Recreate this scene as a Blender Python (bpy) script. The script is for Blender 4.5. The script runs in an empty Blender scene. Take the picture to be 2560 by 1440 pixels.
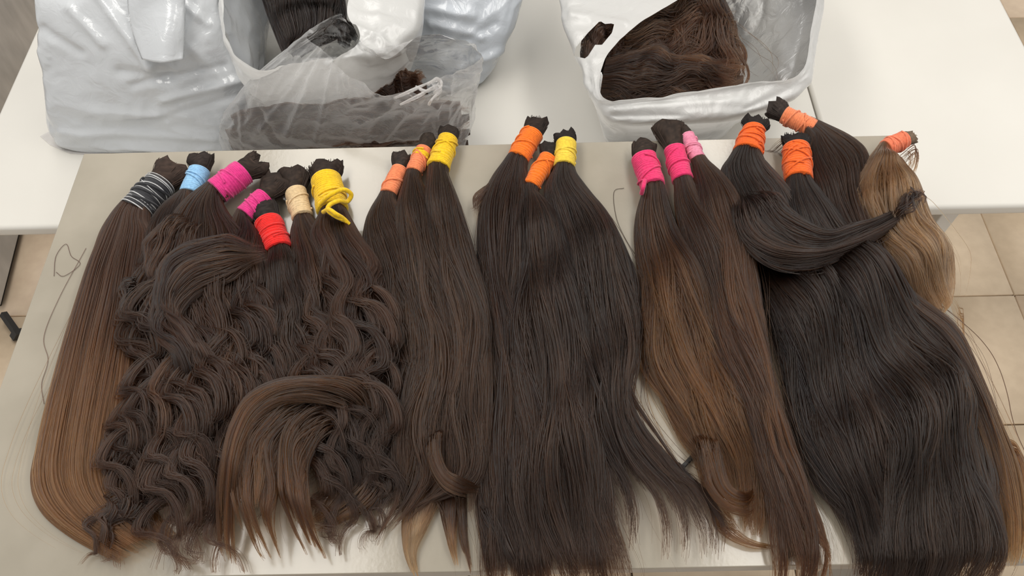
import bpy, math, random
import numpy as np
from mathutils import Matrix, Vector

# ------------------------------------------------------------------ camera, world, light, exposure
sc = bpy.context.scene
COL = sc.collection
FPX = 1923.0
CAMZ = 1.90                       # eye height; the grey counter top lies 1 m below it
PIT, YAW, ROLL = math.radians(58.84), math.radians(0.93), math.radians(-2.01)


def cam_axes():
    cp, sp = math.cos(PIT), math.sin(PIT)
    f = np.array([0, cp, -sp]); u = np.array([0, sp, cp]); x = np.array([1., 0, 0])
    cy, sy = math.cos(YAW), math.sin(YAW)
    Z = np.array([[cy, -sy, 0], [sy, cy, 0], [0, 0, 1]])
    f, u, x = Z @ f, Z @ u, Z @ x
    c, s = math.cos(ROLL), math.sin(ROLL)
    return c * x + s * u, -s * x + c * u, f


AX, AU, AF = cam_axes()
cam_d = bpy.data.cameras.new('camera')
cam_d.sensor_width = 36.0
cam_d.lens = 36.0 * FPX / 2560.0
cam_d.clip_start = 0.02
cam = bpy.data.objects.new('camera', cam_d)
COL.objects.link(cam)
M = Matrix.Identity(4)
for i in range(3):
    M[i][0] = AX[i]; M[i][1] = AU[i]; M[i][2] = -AF[i]
M[2][3] = CAMZ
cam.matrix_world = M
sc.camera = cam

wd = bpy.data.worlds.new('room_light')
sc.world = wd
wd.use_nodes = True
wd.node_tree.nodes['Background'].inputs[0].default_value = (1.0, 0.97, 0.93, 1)
wd.node_tree.nodes['Background'].inputs[1].default_value = 0.70


def area(name, loc, sx, sy, power, col=(1, .97, .92)):
    l = bpy.data.lights.new(name, 'AREA')
    l.shape = 'RECTANGLE'; l.size = sx; l.size_y = sy
    l.energy = power; l.color = col
    o = bpy.data.objects.new(name, l)
    o.location = loc
    COL.objects.link(o)
    return o


# two long fluorescent ceiling fittings running away from the viewer
area('ceiling_lamp', (-0.82, 1.45, 2.62), 0.62, 2.9, 34)
area('ceiling_lamp', (0.84, 1.25, 2.62), 0.36, 2.9, 25)
# a third fitting further along the ceiling, to the right
area('ceiling_lamp', (2.5, 1.4, 2.62), 0.4, 2.9, 14)

sc.view_settings.view_transform = 'Standard'
sc.view_settings.look = 'None'
sc.view_settings.gamma = 1.0
sc.view_settings.use_curve_mapping = False
sc.view_settings.exposure = 0.05
sc.cycles.max_bounces = 9
sc.cycles.diffuse_bounces = 5
sc.cycles.glossy_bounces = 3
sc.cycles.transmission_bounces = 4
sc.cycles.transparent_max_bounces = 14
sc.cycles.caustics_reflective = False
sc.cycles.caustics_refractive = False
sc.cycles.use_denoising = True
sc.cycles.adaptive_threshold = 0.03
sc.cycles_curves.shape = 'RIBBONS'
sc.cycles_curves.subdivisions = 3

ZT = 0.90        # grey counter top
ZW = 0.70        # white tables
CX0, CX1, CYF, CYB = -0.743, 0.639, 0.194, 0.893

# ------------------------------------------------------------------ helpers


def unp(x, y, z):
    """point at height z seen at photograph position x, y"""
    d = AF + (x - 1280) / FPX * AX - (y - 720) / FPX * AU
    t = (z - CAMZ) / d[2]
    return np.array([d[0] * t, d[1] * t, z])


def px_of(P):
    d = P - np.array([0, 0, CAMZ])
    dz = d @ AF
    return 1280 + FPX * (d @ AX) / dz, 720 - FPX * (d @ AU) / dz


def px_size(p):
    return float((np.asarray(p) - np.array([0, 0, CAMZ])) @ AF) / FPX


def mesh_obj(name, V, F, mat, parent=None, smooth=True, col=None):
    me = bpy.data.meshes.new(name)
    if isinstance(F, np.ndarray):
        k = F.shape[1]
        me.vertices.add(len(V)); me.vertices.foreach_set('co', np.asarray(V, np.float32).ravel())
        me.loops.add(F.size); me.loops.foreach_set('vertex_index', F.astype(np.int32).ravel())
        me.polygons.add(len(F))
        me.polygons.foreach_set('loop_start', np.arange(0, F.size, k, dtype=np.int32))
        me.update(calc_edges=True)
        me.validate()
    else:
        me.from_pydata([tuple(v) for v in V], [], F)
    if smooth:
        me.polygons.foreach_set('use_smooth', [True] * len(me.polygons))
    if col is not None:
        a = me.color_attributes.new('Col', 'FLOAT_COLOR', 'POINT')
        c4 = np.ones((len(V), 4), np.float32); c4[:, :3] = col
        a.data.foreach_set('color', c4.ravel())
    me.materials.append(mat)
    o = bpy.data.objects.new(name, me)
    COL.objects.link(o)
    if parent is not None:
        o.parent = parent
    return o


def tag(o, label=None, cat=None, group=None, kind=None):
    if label: o['label'] = label
    if cat: o['category'] = cat
    if group: o['group'] = group
    if kind: o['kind'] = kind
    return o


def root(name, label, cat, loc=(0, 0, 0), group=None):
    o = bpy.data.objects.new(name, None)
    o.empty_display_size = 0.05
    o.location = loc
    COL.objects.link(o)
    return tag(o, label, cat, group)


def adopt(o, parent):
    """parent o while keeping its geometry where it stands"""
    o.parent = parent
    o.location = -Vector(parent.location)
    return o


def box(name, x0, x1, y0, y1, z0, z1, mat, parent=None, bevel=0.0, seg=2):
    V = [(x, y, z) for z in (z0, z1) for y in (y0, y1) for x in (x0, x1)]
    F = [(0, 2, 3, 1), (4, 5, 7, 6), (0, 1, 5, 4), (2, 6, 7, 3), (0, 4, 6, 2), (1, 3, 7, 5)]
    o = mesh_obj(name, V, F, mat, parent, smooth=bevel > 0)
    if bevel:
        m = o.modifiers.new('bevel', 'BEVEL'); m.width = bevel; m.segments = seg
        m.limit_method = 'ANGLE'; m.harden_normals = False
        w = o.modifiers.new('wn', 'WEIGHTED_NORMAL'); w.keep_sharp = False
    return o


def catmull(P, n, closed=False):
    """resample points P (k, d) to n points, centripetal-free Catmull-Rom"""
    P = np.asarray(P, float); k = len(P)
    if closed:
        t = np.arange(n) / n * k
        i = np.floor(t).astype(int); f = (t - i)[:, None]
        p0, p1, p2, p3 = P[(i - 1) % k], P[i % k], P[(i + 1) % k], P[(i + 2) % k]
    else:
        L = np.r_[0, np.cumsum(np.linalg.norm(np.diff(P, axis=0), axis=1))]
        tt = np.linspace(0, L[-1], n)
        i = np.clip(np.searchsorted(L, tt, side='right') - 1, 0, k - 2)
        f = ((tt - L[i]) / np.maximum(L[i + 1] - L[i], 1e-9))[:, None]
        Q = np.vstack([2 * P[0] - P[1], P, 2 * P[-1] - P[-2]])
        p0, p1, p2, p3 = Q[i], Q[i + 1], Q[i + 2], Q[i + 3]
    return 0.5 * (2 * p1 + (p2 - p0) * f + (2 * p0 - 5 * p1 + 4 * p2 - p3) * f ** 2 + (3 * p1 - p0 - 3 * p2 + p3) * f ** 3)


def vnoise(u, v, fu, fv, seed, periodic=True):
    """smooth value noise on the unit square, in -1..1, periodic in u"""
    g = np.random.default_rng(seed).uniform(-1, 1, (fu + (0 if periodic else 2), fv + 2))
    a = u * fu; b = v * fv
    i = np.floor(a).astype(int); j = np.clip(np.floor(b).astype(int), 0, fv)
    x = a - i; y = b - j
    x = x * x * (3 - 2 * x); y = y * y * (3 - 2 * y)
    n = g.shape[0]
    i0, i1 = i % n, (i + 1) % n
    j1 = np.clip(j + 1, 0, fv + 1)
    return (g[i0, j] * (1 - x) + g[i1, j] * x) * (1 - y) + (g[i0, j1] * (1 - x) + g[i1, j1] * x) * y


def tube(P, r, k=8, closed_ends=True):
    """tube along polyline P with radius r (scalar or per point): V, F arrays"""
    P = np.asarray(P, float); n = len(P)
    r = np.broadcast_to(np.asarray(r, float), (n,))
    T = np.gradient(P, axis=0); T /= np.linalg.norm(T, axis=1)[:, None] + 1e-12
    N = np.zeros_like(P)
    a = np.array([0, 0, 1.]) if abs(T[0, 2]) < 0.9 else np.array([1., 0, 0])
    for i in range(n):
        a = a - T[i] * (a @ T[i]); a /= np.linalg.norm(a) + 1e-12
        N[i] = a
    B = np.cross(T, N)
    th = np.arange(k) / k * 2 * np.pi
    V = P[:, None] + r[:, None, None] * (np.cos(th)[None, :, None] * N[:, None] + np.sin(th)[None, :, None] * B[:, None])
    V = V.reshape(-1, 3)
    i = np.arange(n - 1)[:, None] * k; j = np.arange(k)[None]; j2 = (j + 1) % k
    F = np.stack([i + j, i + j2, i + k + j2, i + k + j], -1).reshape(-1, 4)
    if closed_ends:
        c0 = len(V); V = np.vstack([V, P[0], P[-1]])
        jj = np.arange(k); j2 = (jj + 1) % k
        F = np.vstack([F, np.stack([np.full(k, c0), j2, jj, np.full(k, c0)], -1)[:, [0, 1, 2, 2]],
                       np.stack([np.full(k, c0 + 1), (n - 1) * k + jj, (n - 1) * k + j2, np.full(k, c0 + 1)], -1)[:, [0, 1, 2, 2]]])
    return V, F


def join(parts):
    """join V, F lists; quads given with a doubled last index become triangles"""
    Vs, Fs, o = [], [], 0
    for V, F in parts:
        Vs.append(V)
        Fs += [tuple(dict.fromkeys((f + o).tolist())) for f in F]
        o += len(V)
    return np.vstack(Vs), Fs


# ------------------------------------------------------------------ materials


def mat(name, base=(.8, .8, .8), rough=.5, spec=.5, metal=0.0):
    m = bpy.data.materials.new(name); m.use_nodes = True
    b = m.node_tree.nodes['Principled BSDF']
    b.inputs['Base Color'].default_value = (*base, 1)
    b.inputs['Roughness'].default_value = rough
    b.inputs['Specular IOR Level'].default_value = spec
    b.inputs['Metallic'].default_value = metal
    return m


def nd(m, t, **kw):
    n = m.node_tree.nodes.new(t)
    for k, v in kw.items(): setattr(n, k, v)
    return n


def lk(m, a, b): m.node_tree.links.new(a, b)


def noisy(name, c0, c1, scale, rough, spec=.5, bump=0.0, stretch=(1, 1, 1), detail=4, rr=None, bscale=None, metal=0.0, lo=.35, hi=.65):
    m = mat(name, c0, rough, spec, metal)
    b = m.node_tree.nodes['Principled BSDF']
    tc = nd(m, 'ShaderNodeTexCoord'); mp = nd(m, 'ShaderNodeMapping'); mp.inputs['Scale'].default_value = stretch
    n = nd(m, 'ShaderNodeTexNoise'); n.inputs['Scale'].default_value = scale; n.inputs['Detail'].default_value = detail
    r = nd(m, 'ShaderNodeValToRGB')
    r.color_ramp.elements[0].position = lo; r.color_ramp.elements[1].position = hi
    r.color_ramp.elements[0].color = (*c0, 1); r.color_ramp.elements[1].color = (*c1, 1)
    lk(m, tc.outputs['Object'], mp.inputs[0]); lk(m, mp.outputs[0], n.inputs['Vector'])
    lk(m, n.outputs['Fac'], r.inputs[0]); lk(m, r.outputs[0], b.inputs['Base Color'])
    if rr:
        q = nd(m, 'ShaderNodeMapRange'); q.inputs['To Min'].default_value = rr[0]; q.inputs['To Max'].default_value = rr[1]
        lk(m, n.outputs['Fac'], q.inputs['Value']); lk(m, q.outputs[0], b.inputs['Roughness'])
    if bump:
        n2 = nd(m, 'ShaderNodeTexNoise'); n2.inputs['Scale'].default_value = bscale or scale * 6; n2.inputs['Detail'].default_value = 3
        lk(m, mp.outputs[0], n2.inputs['Vector'])
        bp = nd(m, 'ShaderNodeBump'); bp.inputs['Strength'].default_value = bump; bp.inputs['Distance'].default_value = .002
        lk(m, n2.outputs['Fac'], bp.inputs['Height']); lk(m, bp.outputs[0], b.inputs['Normal'])
    return m


M_COUNTER = noisy('counter_laminate', (.255, .228, .178), (.31, .278, .222), 7, .30, .7, .05, (1, 1, 1), 6, (.13, .22), 160)
M_COUNTER_EDGE = noisy('counter_edge', (.30, .28, .25), (.36, .33, .29), 20, .45)
M_STEEL = noisy('brushed_steel', (.42, .43, .44), (.52, .53, .54), 4, .38, .5, .03, (40, 2, 2), 3, None, None, .55)
M_WHITE = noisy('white_laminate', (.575, .555, .51), (.605, .585, .54), 3, .34, .5)
M_LEG = noisy('white_painted_metal', (.62, .60, .56), (.68, .66, .61), 5, .45)
M_TILE = noisy('beige_tile', (.56, .44, .31), (.61, .485, .345), 34, .45, .4, .04, (1, 1, 1), 8, None, 200)
M_TILE2 = noisy('beige_tile_pinkish', (.57, .44, .32), (.62, .49, .355), 30, .45, .4, .04, (1, 1, 1), 8, None, 200)
M_GROUT = noisy('dark_grout', (.16, .14, .115), (.20, .175, .145), 60, .9, .2)
M_WALL = noisy('grey_wall', (.28, .275, .265), (.32, .31, .30), 4, .7, .3)
M_BLACK = mat('black_rubber', (.022, .021, .02), .6, .4)


def hair_mat(name, rough=.40, spec=.55):
    m = mat(name, (.03, .02, .015), rough, spec)
    b = m.node_tree.nodes['Principled BSDF']
    a = nd(m, 'ShaderNodeAttribute'); a.attribute_name = 'Col'
    lk(m, a.outputs['Color'], b.inputs['Base Color'])
    return m


def strand_mat(name):
    m = bpy.data.materials.new(name); m.use_nodes = True
    m.node_tree.nodes.clear()
    out = nd(m, 'ShaderNodeOutputMaterial'); h = nd(m, 'ShaderNodeBsdfHairPrincipled')
    h.parametrization = 'COLOR'
    h.inputs['Roughness'].default_value = .24; h.inputs['Radial Roughness'].default_value = .42
    h.inputs['Coat'].default_value = 0.0; h.inputs['IOR'].default_value = 1.39
    a = nd(m, 'ShaderNodeAttribute'); a.attribute_name = 'Col'
    lk(m, a.outputs['Color'], h.inputs['Color']); lk(m, h.outputs[0], out.inputs[0])
    return m


M_HAIR = strand_mat('hair')
M_STRAY = hair_mat('stray_hair', .4, .2)
M_HAIRCORE = hair_mat('hair_inner', .6, .25)
M_HAIRCUT = hair_mat('cut_hair', .75, .2)


def cord_mat(name, c, rough=.75):
    d = tuple(x * .78 for x in c)
    m = noisy(name, d, c, 260, rough, .25, .25, (1, 1, 1), 2, None, 900)
    m.node_tree.nodes['Principled BSDF'].inputs['Sheen Weight'].default_value = .25
    return m


def plastic(name, base, rough=.3, trans=.35, alpha=1.0, scale=30):
    """thin polythene: reflecting coat over a mix of diffuse and see-through light"""
    m = bpy.data.materials.new(name); m.use_nodes = True
    nt = m.node_tree; nt.nodes.clear()
    out = nd(m, 'ShaderNodeOutputMaterial')
    d = nd(m, 'ShaderNodeBsdfDiffuse'); d.inputs[0].default_value = (*base, 1)
    t = nd(m, 'ShaderNodeBsdfTranslucent'); t.inputs[0].default_value = (*base, 1)
    g = nd(m, 'ShaderNodeBsdfGlossy'); g.inputs['Color'].default_value = (1, 1, 1, 1); g.inputs['Roughness'].default_value = rough
    mx = nd(m, 'ShaderNodeMixShader'); mx.inputs[0].default_value = trans
    lk(m, d.outputs[0], mx.inputs[1]); lk(m, t.outputs[0], mx.inputs[2])
    fr = nd(m, 'ShaderNodeFresnel'); fr.inputs[0].default_value = 1.6
    mg = nd(m, 'ShaderNodeMixShader')
    lk(m, fr.outputs[0], mg.inputs[0]); lk(m, mx.outputs[0], mg.inputs[1]); lk(m, g.outputs[0], mg.inputs[2])
    tc = nd(m, 'ShaderNodeTexCoord'); n = nd(m, 'ShaderNodeTexNoise'); n.inputs['Scale'].default_value = scale; n.inputs['Detail'].default_value = 4
    n.inputs['Distortion'].default_value = 1.2
    lk(m, tc.outputs['Object'], n.inputs['Vector'])
    bp = nd(m, 'ShaderNodeBump'); bp.inputs['Strength'].default_value = .35; bp.inputs['Distance'].default_value = .006
    lk(m, n.outputs['Fac'], bp.inputs['Height'])
    for q in (d, t, g, fr): lk(m, bp.outputs[0], q.inputs['Normal'])
    if alpha < 1:
        tr = nd(m, 'ShaderNodeBsdfTransparent')
        lw = nd(m, 'ShaderNodeLayerWeight'); lw.inputs[0].default_value = .35
        lk(m, bp.outputs[0], lw.inputs['Normal'])
        mr = nd(m, 'ShaderNodeMapRange'); mr.inputs['To Min'].default_value = alpha; mr.inputs['To Max'].default_value = min(1, alpha + .6)
        lk(m, lw.outputs['Facing'], mr.inputs['Value'])
        ma = nd(m, 'ShaderNodeMixShader')
        lk(m, mr.outputs[0], ma.inputs[0]); lk(m, tr.outputs[0], ma.inputs[1]); lk(m, mg.outputs[0], ma.inputs[2])
        lk(m, ma.outputs[0], out.inputs[0])
    else:
        lk(m, mg.outputs[0], out.inputs[0])
    return m


M_BAG_BLUE = plastic('pale_grey_polythene', (.84, .87, .90), .16, .45)
M_BAG_BLUE2 = plastic('blue_grey_polythene', (.76, .81, .875), .2, .45)
M_BAG_WHITE = plastic('white_polythene', (.86, .86, .84), .32, .5)
M_BAG_CLEAR = plastic('clear_polythene', (.82, .82, .82), .12, .4, .115, 45)
M_FILM = plastic('thin_clear_hem', (.85, .82, .80), .2, .4, .35, 30)

# ------------------------------------------------------------------ setting: floor, walls, tables
TS = 0.384
flo = tag(mesh_obj('floor', [(-3, -1.2, -.02), (3.2, -1.2, -.02), (3.2, 3.2, -.02), (-3, 3.2, -.02)], [(0, 1, 2, 3)], M_GROUT, None, False), kind='structure')
q = unp(2555, 738 - 1, 0.0)
gx = unp(2537, 738, 0.0)[0]; gy = unp(2500, 738, 0.0)[1]
tile_me = None
rt = random.Random(4)
for i in range(-13, 3):
    for j in range(-6, 7):
        g = .0028
        if tile_me is None:
            o = box('tile', g, TS - g, g, TS - g, -.02, 0, M_TILE, flo, .0015, 1)
            tile_me = o.data
            tile_b = tile_me.copy(); tile_b.materials[0] = M_TILE2
            mods = True
        else:
            o = bpy.data.objects.new('tile', tile_me if rt.random() < .6 else tile_b)
            COL.objects.link(o); o.parent = flo
        o.location = (gx + i * TS, gy + j * TS, -rt.random() * .0006)

tag(box('wall_back', -3, 3.2, 3.06, 3.16, -.02, 1.6, M_WALL), kind='structure')

# grey cabinet at far left, its side seen past the white table
cab = root('steel_cabinet', 'grey steel cabinet standing on the tiles at the left edge, beyond the white table', 'cabinet', (-1.75, 1.6, 0))
yaw_c = math.radians(-4.5)
pA = unp(58, 572, 0.02); pB = unp(8, 770, 0.02)
dirc = pA - pB; dirc[2] = 0; Lc = np.linalg.norm(dirc); dirc /= Lc
nc = np.array([-dirc[1], dirc[0], 0])         # to the left
def prism(name, base, z0, z1, m, par, bev=.003):
    n = len(base)
    V = [(b[0], b[1], z0) for b in base] + [(b[0], b[1], z1) for b in base]
    F = [tuple(range(n))[::-1], tuple(range(n, 2 * n))] + [(i, (i + 1) % n, n + (i + 1) % n, n + i) for i in range(n)]
    o = mesh_obj(name, V, F, m, None, False)
    if par: adopt(o, par)
    if bev:
        mm = o.modifiers.new('bevel', 'BEVEL'); mm.width = bev; mm.segments = 2
    return o
e0 = pB; e1 = pB + dirc * 1.6
prism('side_panel', [e0, e1, e1 + nc * .5, e0 + nc * .5], .03, .66, M_STEEL, cab, .006)
prism('plinth', [e0 + dirc * .02 + nc * .02, e1 - dirc * .02 + nc * .02, e1 + nc * .48, e0 + dirc * .02 + nc * .48], 0.0, .03, M_BLACK, cab, .002)
f0, f1 = unp(8, 784, .03), unp(46, 838, .012)
V, F = tube(np.linspace(f0, f1, 6), .011, 4)
adopt(mesh_obj('foot', *join([(V, F), tube(np.linspace(f1 + (f0 - f1) * .16, f1 - (f0 - f1) * .08, 3), .019, 4)]), M_BLACK, None, False), cab)['label'] = 'black bar foot'

# front counter
ct = root('work_counter', 'grey beige counter under the row of hair bundles', 'table', ((CX0 + CX1) / 2, (CYF + CYB) / 2, 0))
def cpart(o):
    return adopt(o, ct)
cpart(box('counter_top', CX0, CX1, CYF, CYB, ZT - .004, ZT, M_COUNTER, None, .0012, 2))
cpart(box('counter_edge', CX0 + .0015, CX1 - .0015, CYF + .0015, CYB - .0015, ZT - .034, ZT - .0042, M_COUNTER_EDGE))
for xx in (CX0 + .05, CX1 - .09):
    for yy in (CYF + .05, CYB - .09):
        cpart(box('leg', xx, xx + .04, yy, yy + .04, 0, ZT - .034, M_STEEL, None, .003))
cpart(box('apron', CX0 + .06, CX1 - .06, CYF + .055, CYF + .075, ZT - .10, ZT - .034, M_STEEL))
cpart(box('apron', CX0 + .06, CX1 - .06, CYB - .075, CYB - .055, ZT - .10, ZT - .034, M_STEEL))

# white tables behind and below the counter
wl = unp(45, 172, ZW)[0]
wyf = (unp(60, 569, ZW)[1] + unp(2450, 516, ZW)[1]) / 2
wxs = unp(2042, 280, ZW)[0]
wxr = unp(2530, 47, ZW)[0]
print('white table', wl, wyf, wxs, wxr, 'counter back', CYB)
WYB = wyf + .80
def white_table(label, x0, x1, leg_xs, grp='white tables behind the counter'):
    t = root('white_table', label, 'table', ((x0 + x1) / 2, wyf + .4, 0), None)
    adopt(box('table_top', x0, x1, wyf, WYB, ZW - .030, ZW, M_WHITE, None, .009, 4), t)
    for lx, gs in leg_xs:
        for yy in (wyf + .045, WYB - .09):
            adopt(box('leg', lx - .018, lx + .018, yy, yy + .036, 0, ZW - .03, M_LEG, None, .003), t)
            # curved gusset between rail and leg
            n = 8; V = []; 
            for k in range(n + 1):
                a = math.pi / 2 * k / n
                V.append((lx + gs * (.018 + .07 * (1 - math.sin(a))), ZW - .055 - .07 * (1 - math.cos(a))))
            P = [(lx, ZW - .055), ] + V[::1]
            poly = [(lx + gs * .012, ZW - .05)] + [(p[0], p[1]) for p in V]
            Vv = [(p[0], yy + .008, p[1]) for p in poly] + [(p[0], yy + .028, p[1]) for p in poly]
            m_ = len(poly)
            Ff = [tuple(range(m_)), tuple(range(m_, 2 * m_))[::-1]] + [(i, (i + 1) % m_, m_ + (i + 1) % m_, m_ + i) for i in range(m_)]
            adopt(mesh_obj('gusset', Vv, Ff, M_LEG, None, False), t)
        adopt(box('side_rail', lx - .018, lx + .018, wyf + .05, WYB - .06, ZW - .062, ZW - .03, M_LEG, None, .002), t)
    xs = sorted(l for l, _ in leg_xs)
    for yy in (wyf + .05, WYB - .085):
        adopt(box('rail', xs[0], xs[-1], yy, yy + .022, ZW - .062, ZW - .03, M_LEG, None, .002), t)
    return t
llx = unp(142, 600, ZW - .06)[0]
rlx = unp(2418, 535, ZW - .04)[0]
white_table('long white table under the plastic bags, behind the counter', wl, wxs - .0015, [(llx, -1), (wxs - .28, 1)])
white_table('bare white table on the right, behind the salmon tied bundles', wxs + .0015, wxr, [(wxs + .09, -1), (rlx, 1)])

# ------------------------------------------------------------------ hair
NS_SCALE = 2.0
HAIR_R = .47


class Flow:
    def __init__(self, secs, z):
        zs = [z] * len(secs) if np.isscalar(z) else list(z)
        L = np.array([unp(s[0], s[1], h)[:2] for s, h in zip(secs, zs)]); R = np.array([unp(s[2], s[3], h)[:2] for s, h in zip(secs, zs)])
        Q = catmull(np.hstack([L, R]), 240)
        C = (Q[:, :2] + Q[:, 2:]) / 2
        l = np.r_[0, np.cumsum(np.linalg.norm(np.diff(C, axis=0), axis=1))]
        self.len = l[-1]
        g = np.linspace(0, l[-1], 240)
        self.Q = np.stack([np.interp(g, l, Q[:, k]) for k in range(4)], 1)
        self.W = np.linalg.norm(self.Q[:, :2] - self.Q[:, 2:], axis=1) / 2

    def at(self, s, u):
        a = np.clip(s, 0, 1) * 239
        i = np.clip(a.astype(int), 0, 238); f = (a - i)[..., None]
        q = self.Q[i] * (1 - f) + self.Q[i + 1] * f
        w = ((u + 1) / 2)[..., None]
        return q[..., :2] * (1 - w) + q[..., 2:] * w

    def perp(self, s):
        a = np.clip(s, 0, 1) * 239
        i = np.clip(a.astype(int), 0, 238)
        d = self.Q[i, 2:] - self.Q[i, :2]
        return d / (np.linalg.norm(d, axis=-1, keepdims=True) + 1e-9)

    def w(self, s):
        return np.interp(s, np.linspace(0, 1, 240), self.W)


def ribbons(P, W, C, tilt=None, camber=.22):
    """P (n,m,3) paths, W (n,m) half widths, C (n,m,3) colours -> V, F, colours: rounded half-tube strands"""
    n, m, _ = P.shape
    T = np.gradient(P, axis=1); T /= np.linalg.norm(T, axis=2, keepdims=True) + 1e-9
    up = np.array([0, 0, 1.]) if tilt is None else np.array([0, 0, 1.]) + tilt
    N = up - T * (T * up).sum(-1, keepdims=True)
    nl = np.linalg.norm(N, axis=2, keepdims=True)
    N = np.where(nl > .15, N / (nl + 1e-9), np.array([0, -1., 0]) - T * -T[..., 1:2])
    N /= np.linalg.norm(N, axis=2, keepdims=True) + 1e-9
    S = np.cross(T, N)
    w = W[..., None]
    V = np.stack([P - S * w - N * w * camber, P + N * w * camber, P + S * w - N * w * camber], 2).reshape(-1, 3)
    b = (np.arange(n)[:, None] * m + np.arange(m - 1)[None]).reshape(-1) * 3
    F = np.vstack([np.stack([b, b + 1, b + 4, b + 3], 1), np.stack([b + 1, b + 2, b + 5, b + 4], 1)])
    return V, F, np.repeat(C.reshape(-1, 3), 3, 0)


def droop(P):
    """hair past the counter's edges hangs down a little"""
    o = np.maximum(0, CYF - .002 - P[..., 1]) * 1.2 + np.maximum(0, P[..., 0] - CX1 - .01) * .5
    P[..., 2] -= o
    return P


def sm(a, b, x):
    t = np.clip((x - a) / (b - a), 0, 1)
    return t * t * (3 - 2 * t)


def colours(rng, s, c, K, root_c, tip_c, p0, p1, var=.25, cvar=.2):
    n, m = s.shape
    k = sm(p0, p1, s + rng.normal(0, .06, n)[:, None])[..., None]
    base = (np.array(root_c) * (1 - k) + np.array(tip_c) * k) * np.array([.37, .25, .17])
    br = np.exp(rng.normal(0, var, n))[:, None, None] * np.exp(rng.normal(0, cvar, K))[c][:, None, None]
    warm = rng.normal(0, .06, n)[:, None, None] * np.array([1, .1, -.8])
    return np.clip(base * br * (1 + warm), .002, .6)


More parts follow.
